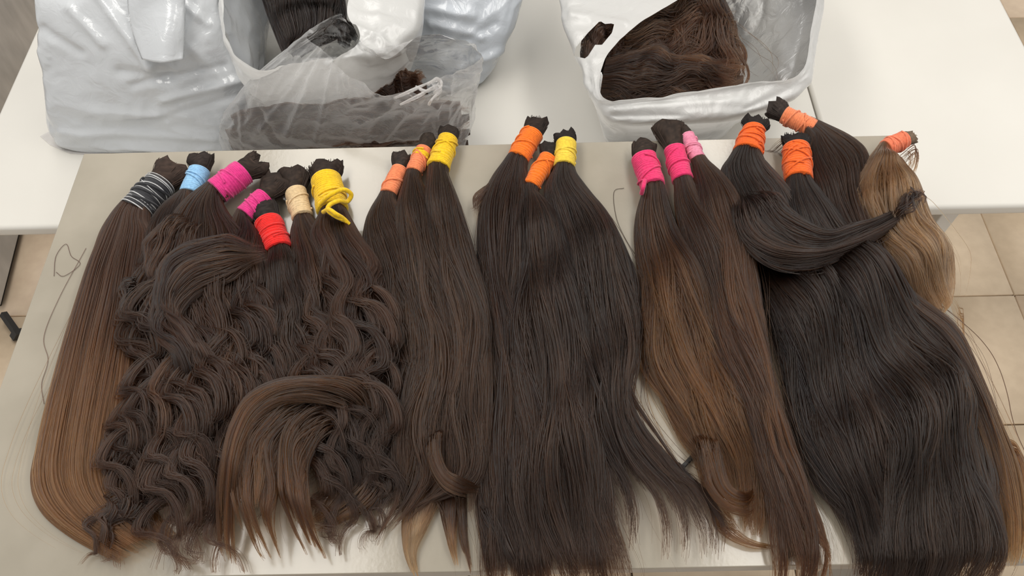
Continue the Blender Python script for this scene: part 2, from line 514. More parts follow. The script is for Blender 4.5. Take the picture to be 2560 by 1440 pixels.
def strands(rng, fl, n, K, T, z0, m=26, curl=0., F=3., wander=.08, lmin=.8, w=.0011, rc=(.03, .02, .016), tc=None,
            p0=.3, p1=1., und=.12, ufreq=3., conv=.5, fly=.05, lock=.42, neck=None, taper0=0., zend=.7, tdeep=.05, curl0=.15, tipT=.35, var=.25, cvar=.2, vlo=.55, lay=1.0):
    tc = tc or rc
    n = int(n * NS_SCALE)
    c = rng.integers(0, K, n)
    uc = (np.arange(K) + rng.uniform(.1, .9, K)) / K * 2 - 1
    rng.shuffle(uc)
    lc = rng.uniform(lmin, 1, K)
    send = np.clip(lc[c] * rng.uniform(.93, 1.03, n), .3, 1)
    t = np.linspace(0, 1, m)[None]
    s0_ = rng.uniform(0, .9 * taper0, n) if taper0 else np.zeros(n)
    s = s0_[:, None] + t * np.maximum(send - s0_, .1)[:, None]
    og = np.clip(rng.normal(0, 1, n), -2.2, 2.2)[:, None]
    ssd = 1.1 / K ** .62
    sp = og * ssd * (1 - conv * t ** 2)
    u = uc[c][:, None] + sp
    wf, wp = rng.uniform(.4, 1.8, K), rng.uniform(0, 6.28, K)
    wf2, wp2 = rng.uniform(.5, 2.5, n), rng.uniform(0, 6.28, n)
    ramp = sm(0, .25, s)
    u = u + ramp * wander * (np.sin(6.283 * wf[c][:, None] * s + wp[c][:, None]) + .35 * np.sin(6.283 * wf2[:, None] * s + wp2[:, None]))
    u = np.where(np.abs(u) > 1, np.sign(u) * (1 + .25 * np.tanh(np.abs(u) - 1) * .4), u)
    if taper0:
        u = u * (.45 + .55 * sm(0, taper0, t))
    isf = rng.random(n) < fly
    u = u + (isf * rng.normal(0, .5, n))[:, None] * sm(.1, .8, t)
    XY = fl.at(s, u)
    h = np.sqrt(np.clip(1 - np.clip(np.abs(u), 0, 1) ** 2.2, .02, 1))
    vc = rng.uniform(vlo, 1, K)
    v = np.clip(vc[c] + rng.normal(0, .06, n), .1, 1.08)[:, None]
    up = rng.uniform(0, 6.28)
    Tp = T * (.75 + .25 * sm(0, .3, s)) * (1 - (1 - tipT) * sm(.55, 1, s)) * (1 + und * np.sin(6.283 * ufreq * s + up + 1.2 * u) * sm(.05, .3, s))
    z = z0 * (1 - zend * sm(.7, 1, s)) + Tp * h * v + .0015
    if neck:
        kn = 1 - sm(.015, .20, s)
        z = z * (1 - kn) + (neck[0] + neck[1] * .80 * h * v) * kn
    if taper0:
        z = z - tdeep * (1 - sm(0, taper0, t))
    W_ = np.maximum(fl.w(s), .012)
    z = z + lock * ssd * W_ * (1 - og ** 2 / 2.5) * sm(.05, .35, t) * (1 - .6 * t ** 3)
    uu = np.clip(u, -.97, .97)
    k1 = np.clip(np.sign(uu) * np.abs(uu) ** 1.2 * 1.1 / h * Tp * v / W_, -1.1, 1.1)
    k2 = lock * 1.5 * og * sm(.05, .35, t) + rng.normal(0, .10, n)[:, None]
    pe = fl.perp(s)
    tilt = np.concatenate([pe * (k1 + k2)[..., None], np.zeros(s.shape + (1,))], -1)
    if curl:
        Fc, ph = F * rng.uniform(.88, 1.15, K), uc * 2.2 + rng.normal(0, .6, K)
        Ac = curl * rng.uniform(.5, 1.3, K)
        phi = 6.283 * Fc[c][:, None] * s * (1 + .25 * s) + ph[c][:, None] + rng.normal(0, .14, n)[:, None]
        A = Ac[c][:, None] * sm(curl0, curl0 + .35, s) * rng.normal(1, .15, n)[:, None]
        XY = XY + fl.perp(s) * (A * np.sin(phi))[..., None]
        tan = np.stack([-fl.perp(s)[..., 1], fl.perp(s)[..., 0]], -1)
        XY = XY + tan * (A * .35 * np.sin(2 * phi + 1))[..., None]
        z = z + A * .45 * (np.cos(phi) + .6) * .6
    z = np.maximum(z, .0012)
    P = droop(np.concatenate([XY, (ZT + z * lay)[..., None]], -1))
    wid = w * (1 if not taper0 else .15 + .85 * sm(0, taper0, t)) * np.exp(rng.normal(0, .3, n))[:, None] * (1 - .75 * sm(.75, 1, t)) * np.where(isf, .45, 1)[:, None]
    col = colours(rng, s, c, K, rc, tc, p0, p1, var, cvar)
    return P, np.broadcast_to(wid, s.shape), col


def core(fl, T, z0, rc, tc, p0, p1, s1=.9, wk=.9, tipT=.35, nt=60, nu=21, neck=None, und=.12):
    s = np.linspace(0, s1, nt)[:, None] * np.ones((1, nu)); u = np.ones((nt, 1)) * np.linspace(-1, 1, nu)[None]
    k = wk * (1 - .55 * sm(s1 * .75, s1, s))
    XY = fl.at(s, u * k)
    nz = vnoise((u + 1) / 2, s, 14, 8, 7, False)
    h = np.sqrt(np.clip(1 - np.abs(u) ** 2.2, 0, 1))
    z = z0 * (1 - .7 * sm(.7, 1, s)) * h + T * (.72 - .7 * und) * (.75 + .25 * sm(0, .3, s)) * (1 - (1 - tipT) * sm(.55, 1, s)) * h * (1 + .12 * nz) + .0008
    if neck:
        kn = 1 - sm(.015, .20, s)
        z = z * (1 - kn) + (neck[0] - neck[1] * .6 + neck[1] * 1.3 * h) * kn
    P = droop(np.concatenate([XY, (ZT + z)[..., None]], -1)).reshape(-1, 3)
    i = np.arange(nt - 1)[:, None] * nu + np.arange(nu - 1)[None]
    i = i.reshape(-1)
    F = np.stack([i, i + 1, i + nu + 1, i + nu], 1)
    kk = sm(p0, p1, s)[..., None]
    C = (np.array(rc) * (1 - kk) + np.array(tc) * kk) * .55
    return P, F, C.reshape(-1, 3)


def hair_curves(name, sets, m, parent):
    """one object of fine hair strands from [(P, W, C), ...]"""
    cu = bpy.data.hair_curves.new(name)
    sizes = []
    for P, W, C in sets: sizes += [P.shape[1]] * P.shape[0]
    cu.add_curves(sizes)
    pos = np.concatenate([P.reshape(-1, 3) for P, W, C in sets]).astype(np.float32)
    cu.position_data.foreach_set('vector', pos.ravel())
    r = cu.attributes.get('radius') or cu.attributes.new('radius', 'FLOAT', 'POINT')
    r.data.foreach_set('value', np.concatenate([W.reshape(-1) for P, W, C in sets]).astype(np.float32) * HAIR_R)
    a = cu.attributes.new('Col', 'FLOAT_COLOR', 'POINT')
    c4 = np.ones((len(pos), 4), np.float32); c4[:, :3] = np.concatenate([C.reshape(-1, 3) for P, W, C in sets])
    a.data.foreach_set('color', c4.ravel())
    cu.materials.append(m)
    o = bpy.data.objects.new(name, cu)
    COL.objects.link(o)
    return adopt(o, parent)


def stack(parts):
    o = 0; Vs, Fs, Cs = [], [], []
    for V, F, C in parts:
        Vs.append(V); Fs.append(F + o); Cs.append(C); o += len(V)
    return np.vstack(Vs), np.vstack(Fs), np.vstack(Cs)


CORDS = {
    'sky': (.33, .62, .92), 'magenta': (.80, .035, .26), 'red': (.86, .012, .008), 'cream': (.78, .58, .33), 'yellow': (.95, .60, .006),
    'salmon': (.93, .27, .11), 'orange': (.95, .19, .004), 'lemon': (.95, .68, .06), 'pink': (.88, .035, .17), 'pale': (.90, .30, .44),
    'rust': (.93, .14, .008), 'coral': (.92, .24, .12)}
M_CORD = {k: cord_mat('cord_' + k, tuple(x * .80 for x in v)) for k, v in CORDS.items()}
M_ELASTIC = cord_mat('elastic_black', (.02, .02, .024), .6)
M_STRIPE = cord_mat('elastic_white', (.50, .50, .50), .6)


def wrap_axis(p0, p1, hw, z0):
    a = unp(*p0, ZT + z0); r = hw * px_size(a)
    a = unp(*p0, ZT + z0 + r); b = unp(*p1, ZT + z0 + r)
    return a, b, r


def wrap_mesh(a, b, r0, r1, turns, rng, bands=2, cr=.0016):
    d = b - a; L = np.linalg.norm(d); d = d / L
    up = np.array([0, 0, 1.]) - d * d[2]; up /= np.linalg.norm(up); sd = np.cross(d, up)
    nt, k = turns * 6, 28
    t = np.linspace(0, 1, nt)[:, None]; th = np.linspace(0, 2 * np.pi, k, endpoint=False)[None]
    seed = int(rng.integers(1e6))
    R = (r0 + (r1 - r0) * t) * (1 + .05 * vnoise(th / 6.2832 * np.ones_like(t), t * np.ones_like(th), 5, 5, seed))
    R = R + .0012 * np.abs(np.sin(np.pi * (t * turns + .6 * np.sin(t * 9) - th / 6.2832))) - .0006
    endr = np.minimum(1, np.minimum(t, 1 - t) * nt / 3) ** .5
    R = R * (.72 + .28 * endr)
    P = a + d * (t * L)[..., None] + R[..., None] * (np.cos(th)[..., None] * up + np.sin(th)[..., None] * sd)
    V = P.reshape(-1, 3)
    i = np.arange(nt - 1)[:, None] * k; j = np.arange(k)[None]; j2 = (j + 1) % k
    F = np.stack([i + j, i + j2, i + k + j2, i + k + j], -1).reshape(-1, 4)
    parts = [(V, F)]
    for q in range(bands):
        ta, tb = rng.uniform(0.05, .3), rng.uniform(.6, .95)
        if rng.random() < .5: ta, tb = tb, ta
        n = 50; tt = np.linspace(0, 1, n); tr = rng.uniform(.6, 1.4); p = rng.uniform(0, 6.28)
        pos = ta + (tb - ta) * tt; ang = p + tr * 6.28 * tt
        rr = (r0 + (r1 - r0) * pos) * 1.0 + cr * .6
        Q = a + d * (pos * L)[:, None] + rr[:, None] * (np.cos(ang)[:, None] * up + np.sin(ang)[:, None] * sd)
        parts.append(tube(Q, cr, 6))
    return join(parts)


BUNDLES = []


def bundle(seed, label, tie, p0, p1, hw, cut, secs, z0=.0, T=.035, n=520, K=26, curl=0., F=3., rc=(.034, .023, .018), tc=None,
           p_0=.3, p_1=1., s1=.9, wk=.9, extra=(), turns=16, hw1=None, bands=2, tz=None, loose=None, cutn=170, second=None, **kw):
    """one tied bundle of hair: cord wrap from p0 (hair side) to p1, cut end beyond, and the hair along secs"""
    rng = np.random.default_rng(seed)
    tc = tc or rc
    tz = z0 * .6 if tz is None else tz
    a, b, r = wrap_axis(p0, p1, hw, tz)
    rt_ = root('hair_bundle', label, 'hair bundle', ((a[0] + b[0]) / 2, (a[1] + b[1]) / 2, ZT))
    zf = ZT + z0 + T * .35
    # hair leaves the wrap as its round section, then lies along the sections
    dx_, dy_ = p1[0] - p0[0], p1[1] - p0[1]; dl_ = math.hypot(dx_, dy_)
    nx_, ny_ = -dy_ / dl_, dx_ / dl_
    if (secs[0][2] - secs[0][0]) * nx_ + (secs[0][3] - secs[0][1]) * ny_ < 0: nx_, ny_ = -nx_, -ny_
    q_ = hw * .86
    mx_, my_ = p0[0] + dx_ * .22, p0[1] + dy_ * .22
    sec2 = [(mx_ - nx_ * q_, my_ - ny_ * q_, mx_ + nx_ * q_, my_ + ny_ * q_), (p0[0] - nx_ * q_, p0[1] - ny_ * q_, p0[0] + nx_ * q_, p0[1] + ny_ * q_)] + list(secs[1:])
    zc_ = ZT + tz + r
    fl = Flow(sec2, [zc_, zc_, zf * .6 + zc_ * .4] + [zf] * (len(sec2) - 3))
    nk = (tz + r, r)
    V, F_, C = core(fl, T, z0, rc, tc, p_0, p_1, s1, wk, kw.get('tipT', .35), neck=nk, und=kw.get('und', .12))
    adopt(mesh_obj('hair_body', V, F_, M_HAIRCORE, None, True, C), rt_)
    pr = [strands(rng, fl, n, K, T, z0, neck=nk, curl=curl, F=F, rc=rc, tc=tc, p0=p_0, p1=p_1, **kw)]
    for e in extra:
        e = dict(e); sec = e.pop('secs'); ez = e.pop('z'); eT = e.pop('T', .012); en = e.pop('n', 60); eK = e.pop('K', 5)
        ef = Flow(sec, ZT + ez + eT * .5)
        e.setdefault('rc', rc); e.setdefault('tc', tc); e.setdefault('m', 26); e.setdefault('fly', .03); e.setdefault('vlo', .3); e.setdefault('taper0', .3); e.setdefault('lmin', .68)
        pr.append(strands(rng, ef, en, eK, eT, ez, **e))
    o = hair_curves('hair_strands', pr, M_HAIR, rt_); o['kind'] = 'stuff'
    # cord
    d = (b - a) / np.linalg.norm(b - a)
    r1 = (hw1 or hw) * px_size(b)
    if tie == 'striped':
        V, F_ = wrap_mesh(a, b, r, r1, turns, rng, 3, .0022)
        adopt(mesh_obj('elastic_wrap', V, F_, M_ELASTIC), rt_)
        up = np.array([0, 0, 1.]) - d * d[2]; up /= np.linalg.norm(up); sd = np.cross(d, up); L = np.linalg.norm(b - a)
        ps = []
        for q, (x0, tl) in enumerate([(.03, 0), (.12, .02), (.21, .0), (.31, -.03), (.42, .05), (.50, .02), (.62, .12), (.70, -.14), (.83, .05), (.9, .02), (.97, .03)]):
            th = np.linspace(0, 2 * np.pi, 40)
            pos = x0 + tl * np.sin(th + .6)
            rr = r + (r1 - r) * pos + .0006
            Q = a + d * (pos * L)[:, None] + rr[:, None] * (np.cos(th)[:, None] * up + np.sin(th)[:, None] * sd)
            ps.append(tube(Q, .0007 if q % 3 else .001, 6, False))
        V, F_ = join(ps)
        adopt(mesh_obj('white_stripe', V, F_, M_STRIPE), rt_)['label'] = 'white threads of the black elastic'
    else:
        V, F_ = wrap_mesh(a, b, r, r1, turns, rng, bands)
        adopt(mesh_obj('cord_wrap', V, F_, M_CORD[tie]), rt_)['label'] = 'coiled thread tie'
    if second:
        V, F_ = wrap_mesh(a + (b - a) * .55, a + (b - a) * .80, r * 1.05, r1 * 1.06, 4, rng, 1)
        adopt(mesh_obj('cord_band', V, F_, M_CORD[second]), rt_)['label'] = 'yellow strand over the salmon tie'
    if loose:
        for lo in loose:
            P = catmull([unp(x, y, ZT + z) for x, y, z in lo], 90)
            V, F_ = tube(P, .0036, 8)
            adopt(mesh_obj('loose_cord', V, F_, M_CORD[tie]), rt_)['label'] = 'loose end of the tie'
    # cut end: short blunt brush of hair beyond the wrap
    zc = float(a[2] - ZT)
    cr_ = np.random.default_rng(seed + 99)
    ce = []
    ux = np.array([0, 0, 1.]) - d * d[2]; ux /= np.linalg.norm(ux); sx = np.cross(d, ux)
    if np.cross(d, sx)[2] > 0: pass
    e = unp(cut[0], cut[1], ZT + zc); e = e + (e - b) * .18; er = cut[2] * 1.1 * px_size(e)
    nt, k = 16, 30
    st0 = b - d * .012
    t = np.linspace(0, 1, nt)[:, None]; th = np.linspace(0, 2 * np.pi, k, endpoint=False)[None]
    ax = catmull([st0, b, (b + e) / 2, e], nt)[:, None]
    de = (e - b) / np.linalg.norm(e - b)
    up2 = np.array([0, 0, 1.]); sd2 = np.cross(de, up2); sd2 /= np.linalg.norm(sd2)
    jag = (vnoise(th / 6.2832, th * 0, 15, 2, seed) * .30 + vnoise(th / 6.2832, th * 0, 7, 2, seed + 5) * .16) * er
    RR = r1 * .86 * (1 - sm(.2, 1, t)) + er * sm(.2, 1, t)
    RR = RR * (1 + .10 * vnoise(th / 6.2832 * np.ones_like(t), t * np.ones_like(th), 11, 3, seed + 2))
    vert = .62 + .38 * (1 - sm(.2, 1, t))
    P = ax + RR[..., None] * (np.cos(th)[..., None] * up2 * vert[..., None] + np.sin(th)[..., None] * sd2) + de * (jag * sm(.45, 1, t))[..., None]
    P[..., 2] = np.maximum(P[..., 2], np.where(P[..., 1] < CYB, ZT + .001, 0))
    V = P.reshape(-1, 3); V = np.vstack([V, (e - de * er * .25)[None]])
    i = np.arange(nt - 1)[:, None] * k; j = np.arange(k)[None]; j2 = (j + 1) % k
    Fq = np.stack([i + j, i + j2, i + k + j2, i + k + j], -1).reshape(-1, 4)
    jj = np.arange(k)
    Fl = [tuple(f) for f in Fq.tolist()] + [((nt - 1) * k + x, (nt - 1) * k + (x + 1) % k, nt * k) for x in range(k)]
    cc = np.array(rc) * .55 * np.exp(cr_.normal(0, .25, (len(V), 1)))
    adopt(mesh_obj('cut_end', V, Fl, M_HAIRCUT, None, True, cc), rt_)
    # frayed bristles of the cut end
    nb = cutn; mm = 7
    tt = np.linspace(.15, 1, mm)[None]
    an = cr_.uniform(0, 2 * np.pi, nb)[:, None]; q_ = np.sqrt(cr_.uniform(.5, 1, nb))[:, None]
    rr = (r1 * .9 * (1 - sm(.2, 1, tt)) + er * 1.04 * sm(.2, 1, tt)) * q_
    ext = cr_.uniform(.8, 1.06, nb)[:, None]
    axp = catmull([st0, b, (b + e) / 2, e, e + (e - b) * .35], 60)
    ip = np.clip(tt * ext * 46, 0, 59)
    i0 = np.clip(ip.astype(int), 0, 58); ff = (ip - i0)[..., None]
    Pb = axp[i0] * (1 - ff) + axp[i0 + 1] * ff
    Pb = Pb + rr[..., None] * (np.cos(an)[..., None] * up2 * .64 + np.sin(an)[..., None] * sd2)
    Pb[..., 2] = np.maximum(Pb[..., 2], np.where(Pb[..., 1] < CYB, ZT + .0012, 0))
    wv = np.broadcast_to(.0008 * (1 - .5 * tt), (nb, mm))
    cb = np.array(rc) * .6 * np.exp(cr_.normal(0, .3, (nb, 1, 1))) * np.ones((nb, mm, 1))
    V, F_, C = ribbons(Pb, wv, cb)
    o = adopt(mesh_obj('cut_bristles', V, F_, M_HAIRCUT, None, True, C), rt_); o['kind'] = 'stuff'
    BUNDLES.append(rt_)
    return rt_


DK = (.026, .0185, .0155)          # almost black brown
BR = (.040, .025, .018)            # dark brown
MB = (.060, .035, .021)            # mid brown
CH = (.105, .055, .028)            # chestnut
AU_ = (.16, .075, .028)            # auburn
LB = (.20, .115, .055)             # light brown
BL = (.017, .0135, .0125)          # black

# 1 striped elastic, straight
bundle(1, 'straight brown hair bundle tied with black and white striped elastic, ends lightening to chestnut', 'striped', (338, 528), (404, 456), 38, (432, 425, 44),
       [(305, 520, 372, 552), (262, 562, 400, 590), (222, 645, 410, 660), (188, 745, 408, 760), (150, 862, 400, 860), (110, 1000, 390, 980), (78, 1125, 372, 1090),
        (66, 1205, 360, 1165), (92, 1275, 362, 1225), (160, 1335, 385, 1275), (230, 1375, 420, 1320), (290, 1405, 440, 1340)],
       m=20, z0=0, T=.045, n=1250, K=90, lock=.10, rc=(.062, .038, .028), tc=(.28, .16, .085), p_0=.25, p_1=.85, wander=.03, lmin=.93, w=.0007, und=.03, ufreq=1.2, fly=.004, s1=.97, wk=.97, hw1=36, turns=14,
       conv=.1, var=.18, cvar=.12, tipT=.5)
# 2 light blue
bundle(2, 'dark curly hair bundle tied with light blue thread, beside the straight brown one', 'sky', (474, 486), (500, 425), 25, (503, 398, 30),
       [(448, 480, 500, 500), (395, 515, 545, 520), (352, 580, 585, 580), (345, 650, 600, 650), (325, 740, 600, 740), (318, 840, 585, 840), (335, 940, 575, 930), (305, 1030, 565, 1020),
        (268, 1110, 545, 1110), (240, 1210, 520, 1210), (225, 1310, 500, 1310), (240, 1410, 500, 1410)],
       z0=.012, T=.05, n=680, K=22, m=48, lock=.7, curl=.018, F=4.2, rc=(.036, .025, .021), tc=(.055, .035, .027), wander=.10, lmin=.72, w=.00115, s1=.78, wk=.80, conv=.7, curl0=.12, vlo=.35, cvar=.3,
       extra=[dict(rc=(.026, .02, .018), secs=[(380, 660, 385, 720), (330, 690, 345, 765), (302, 740, 325, 800), (310, 800, 345, 815), (340, 830, 360, 820)], z=.05, T=.012, n=80, K=6, m=28, curl=.008, F=2.2, wander=.2),
              dict(secs=[(330, 1010, 420, 1030), (270, 1070, 340, 1120), (258, 1140, 310, 1160), (280, 1200, 330, 1190), (310, 1230, 340, 1210)], z=.03, T=.012, n=80, K=5, m=28, curl=.008, F=1.8, wander=.2),
              dict(secs=[(360, 1200, 460, 1230), (270, 1240, 340, 1300), (232, 1290, 280, 1340), (215, 1350, 260, 1370), (200, 1400, 230, 1400)], z=.02, T=.012, n=80, K=6, m=28, curl=.010, F=2.2, wander=.2)])
# 3 magenta A
bundle(3, 'curly dark hair bundle tied with the upper magenta cord, lying slantwise', 'magenta', (540, 480), (612, 428), 33, (648, 408, 36),
       [(520, 452, 560, 505), (455, 500, 580, 545), (400, 580, 630, 600), (380, 680, 655, 680), (400, 780, 665, 770), (420, 880, 670, 880), (425, 990, 650, 990), (400, 1100, 610, 1100),
        (370, 1200, 580, 1200), (350, 1300, 560, 1310), (380, 1420, 580, 1410)],
       z0=.034, T=.036, n=640, K=20, m=48, lock=.7, curl=.019, F=4.0, rc=BR, tc=(.052, .033, .026), wander=.12, lmin=.7, w=.00115, s1=.72, wk=.75, conv=.7, curl0=.3, vlo=.35, cvar=.3, tz=.012,
       extra=[dict(secs=[(640, 575, 668, 650), (560, 580, 580, 690), (460, 610, 490, 735), (392, 690, 450, 780), (380, 790, 480, 830), (420, 880, 530, 890), (430, 970, 545, 960), (450, 1050, 530, 1040)], z=.070, T=.018, n=230, K=9, tdeep=.02, taper0=.15, m=44, wander=.16, curl=.008, F=2.5, lmin=.8, lock=.6),
              dict(secs=[(520, 500, 560, 505), (430, 530, 560, 560), (370, 600, 500, 640), (352, 680, 430, 720), (360, 760, 430, 790)], z=.05, T=.02, n=200, K=9, m=28, wander=.14, curl=.005, F=2, lmin=.85, lock=.5)])
# 4 magenta B
bundle(4, 'curly dark hair bundle tied with the lower magenta cord, above the red tie', 'magenta', (612, 540), (664, 490), 26, (690, 462, 38),
       [(590, 532, 632, 556), (560, 575, 655, 590), (520, 650, 668, 660), (510, 740, 680, 740), (530, 850, 700, 840), (540, 950, 690, 950), (520, 1060, 660, 1060), (500, 1170, 640, 1170), (480, 1280, 620, 1290)],
       z0=.030, T=.032, n=460, K=17, m=44, lock=.7, curl=.017, F=3.6, rc=BR, tc=(.06, .037, .028), wander=.12, lmin=.75, w=.00115, s1=.75, wk=.75, conv=.7, curl0=.15, vlo=.35, cvar=.3, tz=.008)
# 5 red
AUB = dict(rc=(.055, .036, .024), tc=(.12, .066, .033), m=44, fly=.02)
bundle(5, 'dark hair bundle tied with bright red thread, its auburn ends folded over into an arc', 'red', (698, 628), (670, 552), 34, (655, 520, 34),
       [(662, 640, 724, 622), (662, 690, 748, 672), (668, 770, 768, 755), (640, 860, 790, 850), (610, 940, 810, 930), (590, 1020, 800, 1010), (580, 1100, 760, 1100)],
       z0=.022, T=.036, n=420, K=22, m=28, curl=.006, F=2.5, rc=(.030, .022, .019), tc=BR, wander=.10, lmin=.8, w=.00115, s1=.85, wk=.85, conv=.5, tz=.0,
       extra=[dict(AUB, secs=[(905, 1120, 950, 1095), (900, 1060, 952, 1010), (850, 1015, 905, 950), (770, 1000, 790, 935), (700, 1010, 690, 945), (650, 1050, 615, 985), (620, 1110, 572, 1060), (596, 1190, 545, 1150), (575, 1270, 520, 1240), (560, 1340, 510, 1330), (560, 1390, 520, 1385)],
                   z=.062, T=.020, n=260, K=16, wander=.14, lmin=.75, w=.00115, p0=.1, p1=.8, conv=.5, und=.1),
              dict(AUB, secs=[(880, 1000, 800, 950), (760, 1060, 700, 960), (700, 1130, 590, 1050), (690, 1220, 570, 1170), (680, 1300, 580, 1280), (690, 1370, 600, 1360), (700, 1420, 640, 1400)],
                   z=.052, T=.016, n=190, K=11, wander=.14, lmin=.7, w=.00115, p0=.2, p1=.9, conv=.8),
              dict(AUB, secs=[(930, 1050, 900, 980), (820, 1080, 780, 990), (770, 1150, 700, 1070), (770, 1240, 690, 1200), (780, 1320, 710, 1290), (800, 1380, 740, 1370)],
                   z=.050, T=.016, n=160, K=9, wander=.15, lmin=.7, w=.00115, p0=.2, p1=.9, conv=.85)])
# 6 cream
bundle(6, 'curly dark brown hair bundle tied with cream thread, between the red and yellow ties', 'cream', (757, 545), (738, 478), 26, (735, 440, 38),
       [(728, 552, 782, 545), (726, 590, 815, 580), (728, 670, 870, 655), (738, 770, 900, 755), (742, 870, 925, 860), (725, 960, 940, 960), (710, 1060, 950, 1060), (700, 1160, 945, 1170), (720, 1260, 935, 1270), (770, 1340, 915, 1345)],
       z0=.006, T=.045, n=640, K=21, m=48, lock=.7, curl=.017, F=4.0, rc=BR, tc=(.05, .033, .027), wander=.12, lmin=.72, w=.00115, s1=.75, wk=.85, conv=.7, vlo=.35, cvar=.3, curl0=.2)
# 7 yellow with loose cord
bundle(7, 'thick curly dark hair bundle tied with yellow cord that hangs loose in a loop', 'yellow', (832, 528), (815, 446), 38, (815, 420, 40),
       [(782, 560, 875, 556), (770, 595, 900, 585), (790, 670, 945, 650), (805, 770, 980, 750), (822, 880, 985, 870), (800, 980, 975, 960), (790, 1080, 985, 1080), (805, 1190, 995, 1180), (825, 1290, 985, 1250), (850, 1370, 965, 1350)],
       z0=.022, T=.038, n=640, K=21, m=48, lock=.7, curl=.018, F=3.7, rc=(.038, .024, .018), tc=(.045, .033, .030), wander=.12, lmin=.72, w=.00115, s1=.72, wk=.8, conv=.75, vlo=.35, cvar=.3, curl0=.12, tz=.0,
       loose=[[(800, 510, .05), (825, 488, .064), (858, 474, .064), (878, 486, .052), (868, 504, .045), (848, 502, .058), (825, 512, .062), (820, 526, .06), (838, 540, .055), (855, 548, .05), (868, 556, .035)],
              [(808, 530, .05), (822, 524, .062), (840, 535, .062), (858, 546, .05), (872, 560, .04)]],
       extra=[dict(rc=(.05, .032, .024), tc=(.20, .11, .045), secs=[(985, 1150, 960, 1080), (930, 1260, 850, 1200), (860, 1300, 800, 1270), (780, 1330, 760, 1290)], z=.012, T=.01, n=70, K=5, p0=.3, p1=.9, m=25),
              dict(rc=DK, tc=(.05, .035, .03), secs=[(900, 1000, 960, 1040), (930, 1090, 985, 1090), (960, 1160, 1000, 1140), (940, 1240, 990, 1220), (900, 1290, 960, 1300), (920, 1360, 975, 1340)], z=.006, T=.012, n=110, K=9, curl=.010, F=3, m=44)])
# 8, 9 salmon; 10 yellow
bundle(8, 'straight dark brown hair bundle tied with salmon thread, left one of two', 'salmon', (970, 487), (1000, 420), 21, (1003, 392, 22),
       [(945, 495, 988, 502), (915, 545, 1030, 550), (908, 630, 1085, 625), (950, 735, 1125, 715), (985, 850, 1150, 820), (985, 960, 1170, 940), (965, 1060, 1165, 1050), (985, 1150, 1150, 1150), (1000, 1240, 1120, 1240), (1010, 1290, 1080, 1290)],
       curl=.0065, F=1.9, z0=.004, T=.042, n=560, K=30, rc=(.040, .028, .021), tc=(.25, .16, .10), p_0=.72, p_1=1.02, wander=.15, lmin=.8, w=.00115, s1=.82, wk=.86, conv=.7, hw1=20, m=25,
       extra=[dict(rc=(.07, .045, .03), tc=(.62, .44, .29), p0=.15, p1=.7, taper0=.1, secs=[(1000, 1190, 1110, 1190), (1006, 1260, 1095, 1250), (1004, 1330, 1065, 1320), (1012, 1390, 1040, 1380), (1035, 1450, 1048, 1450)], z=.006, T=.014, n=120, K=7, wander=.15, lmin=.8, conv=.8),
              dict(rc=(.05, .033, .025), tc=(.45, .30, .19), p0=.4, p1=1, taper0=.1, secs=[(1095, 1200, 1150, 1200), (1102, 1280, 1142, 1280), (1118, 1350, 1140, 1350), (1138, 1420, 1148, 1420)], z=.006, T=.010, n=60, K=4, wander=.15, lmin=.85, conv=.85)])
bundle(9, 'brown hair bundle tied with salmon thread and a yellow strand, beside the big yellow tie', 'salmon', (1033, 432), (1062, 372), 20, (1072, 348, 20),
       [(1012, 436, 1058, 450), (990, 520, 1090, 520), (985, 620, 1140, 620), (1010, 740, 1180, 740), (1025, 860, 1215, 850), (1010, 980, 1225, 980), (985, 1080, 1222, 1090), (985, 1180, 1195, 1190), (970, 1270, 1070, 1250), (930, 1340, 990, 1310)],
       curl=.0065, F=1.9, z0=.022, T=.034, n=620, K=34, rc=(.045, .031, .022), tc=(.065, .042, .03), wander=.15, lmin=.82, w=.00115, s1=.78, wk=.82, conv=.6, tz=.004, m=25, second='yellow')
bundle(10, 'smooth brown hair bundle tied with thick yellow thread, resting against the clear bag', 'yellow', (1095, 420), (1122, 345), 29, (1122, 330, 24),
       [(1068, 430, 1124, 442), (1062, 500, 1145, 500), (1062, 580, 1175, 590), (1080, 690, 1195, 690), (1100, 810, 1225, 800), (1100, 930, 1235, 920), (1085, 1040, 1225, 1040), (1065, 1130, 1215, 1130), (1085, 1200, 1205, 1190), (1110, 1270, 1190, 1260)],
       curl=.0065, F=1.9, z0=.034, T=.03, n=560, K=30, rc=(.042, .030, .023), tc=(.07, .045, .032), wander=.15, lmin=.72, w=.00115, s1=.75, wk=.82, conv=.7, tz=.004, hw1=24, m=25,
       extra=[dict(rc=(.06, .04, .027), tc=(.08, .05, .03), secs=[(1075, 1040, 1120, 1030), (1068, 1130, 1100, 1110), (1095, 1200, 1115, 1170), (1140, 1232, 1150, 1190), (1215, 1222, 1205, 1190)], z=.05, T=.008, n=60, K=4),
              dict(secs=[(1130, 1210, 1165, 1210), (1144, 1290, 1166, 1290), (1152, 1360, 1170, 1360), (1172, 1445, 1186, 1445)], z=.006, T=.008, n=50, K=3, taper0=.1, conv=.8, wander=.15),
              dict(secs=[(1195, 1180, 1235, 1180), (1208, 1280, 1238, 1280), (1212, 1350, 1234, 1350), (1190, 1445, 1210, 1445)], z=.008, T=.010, n=70, K=4, taper0=.1, conv=.7, wander=.15)])
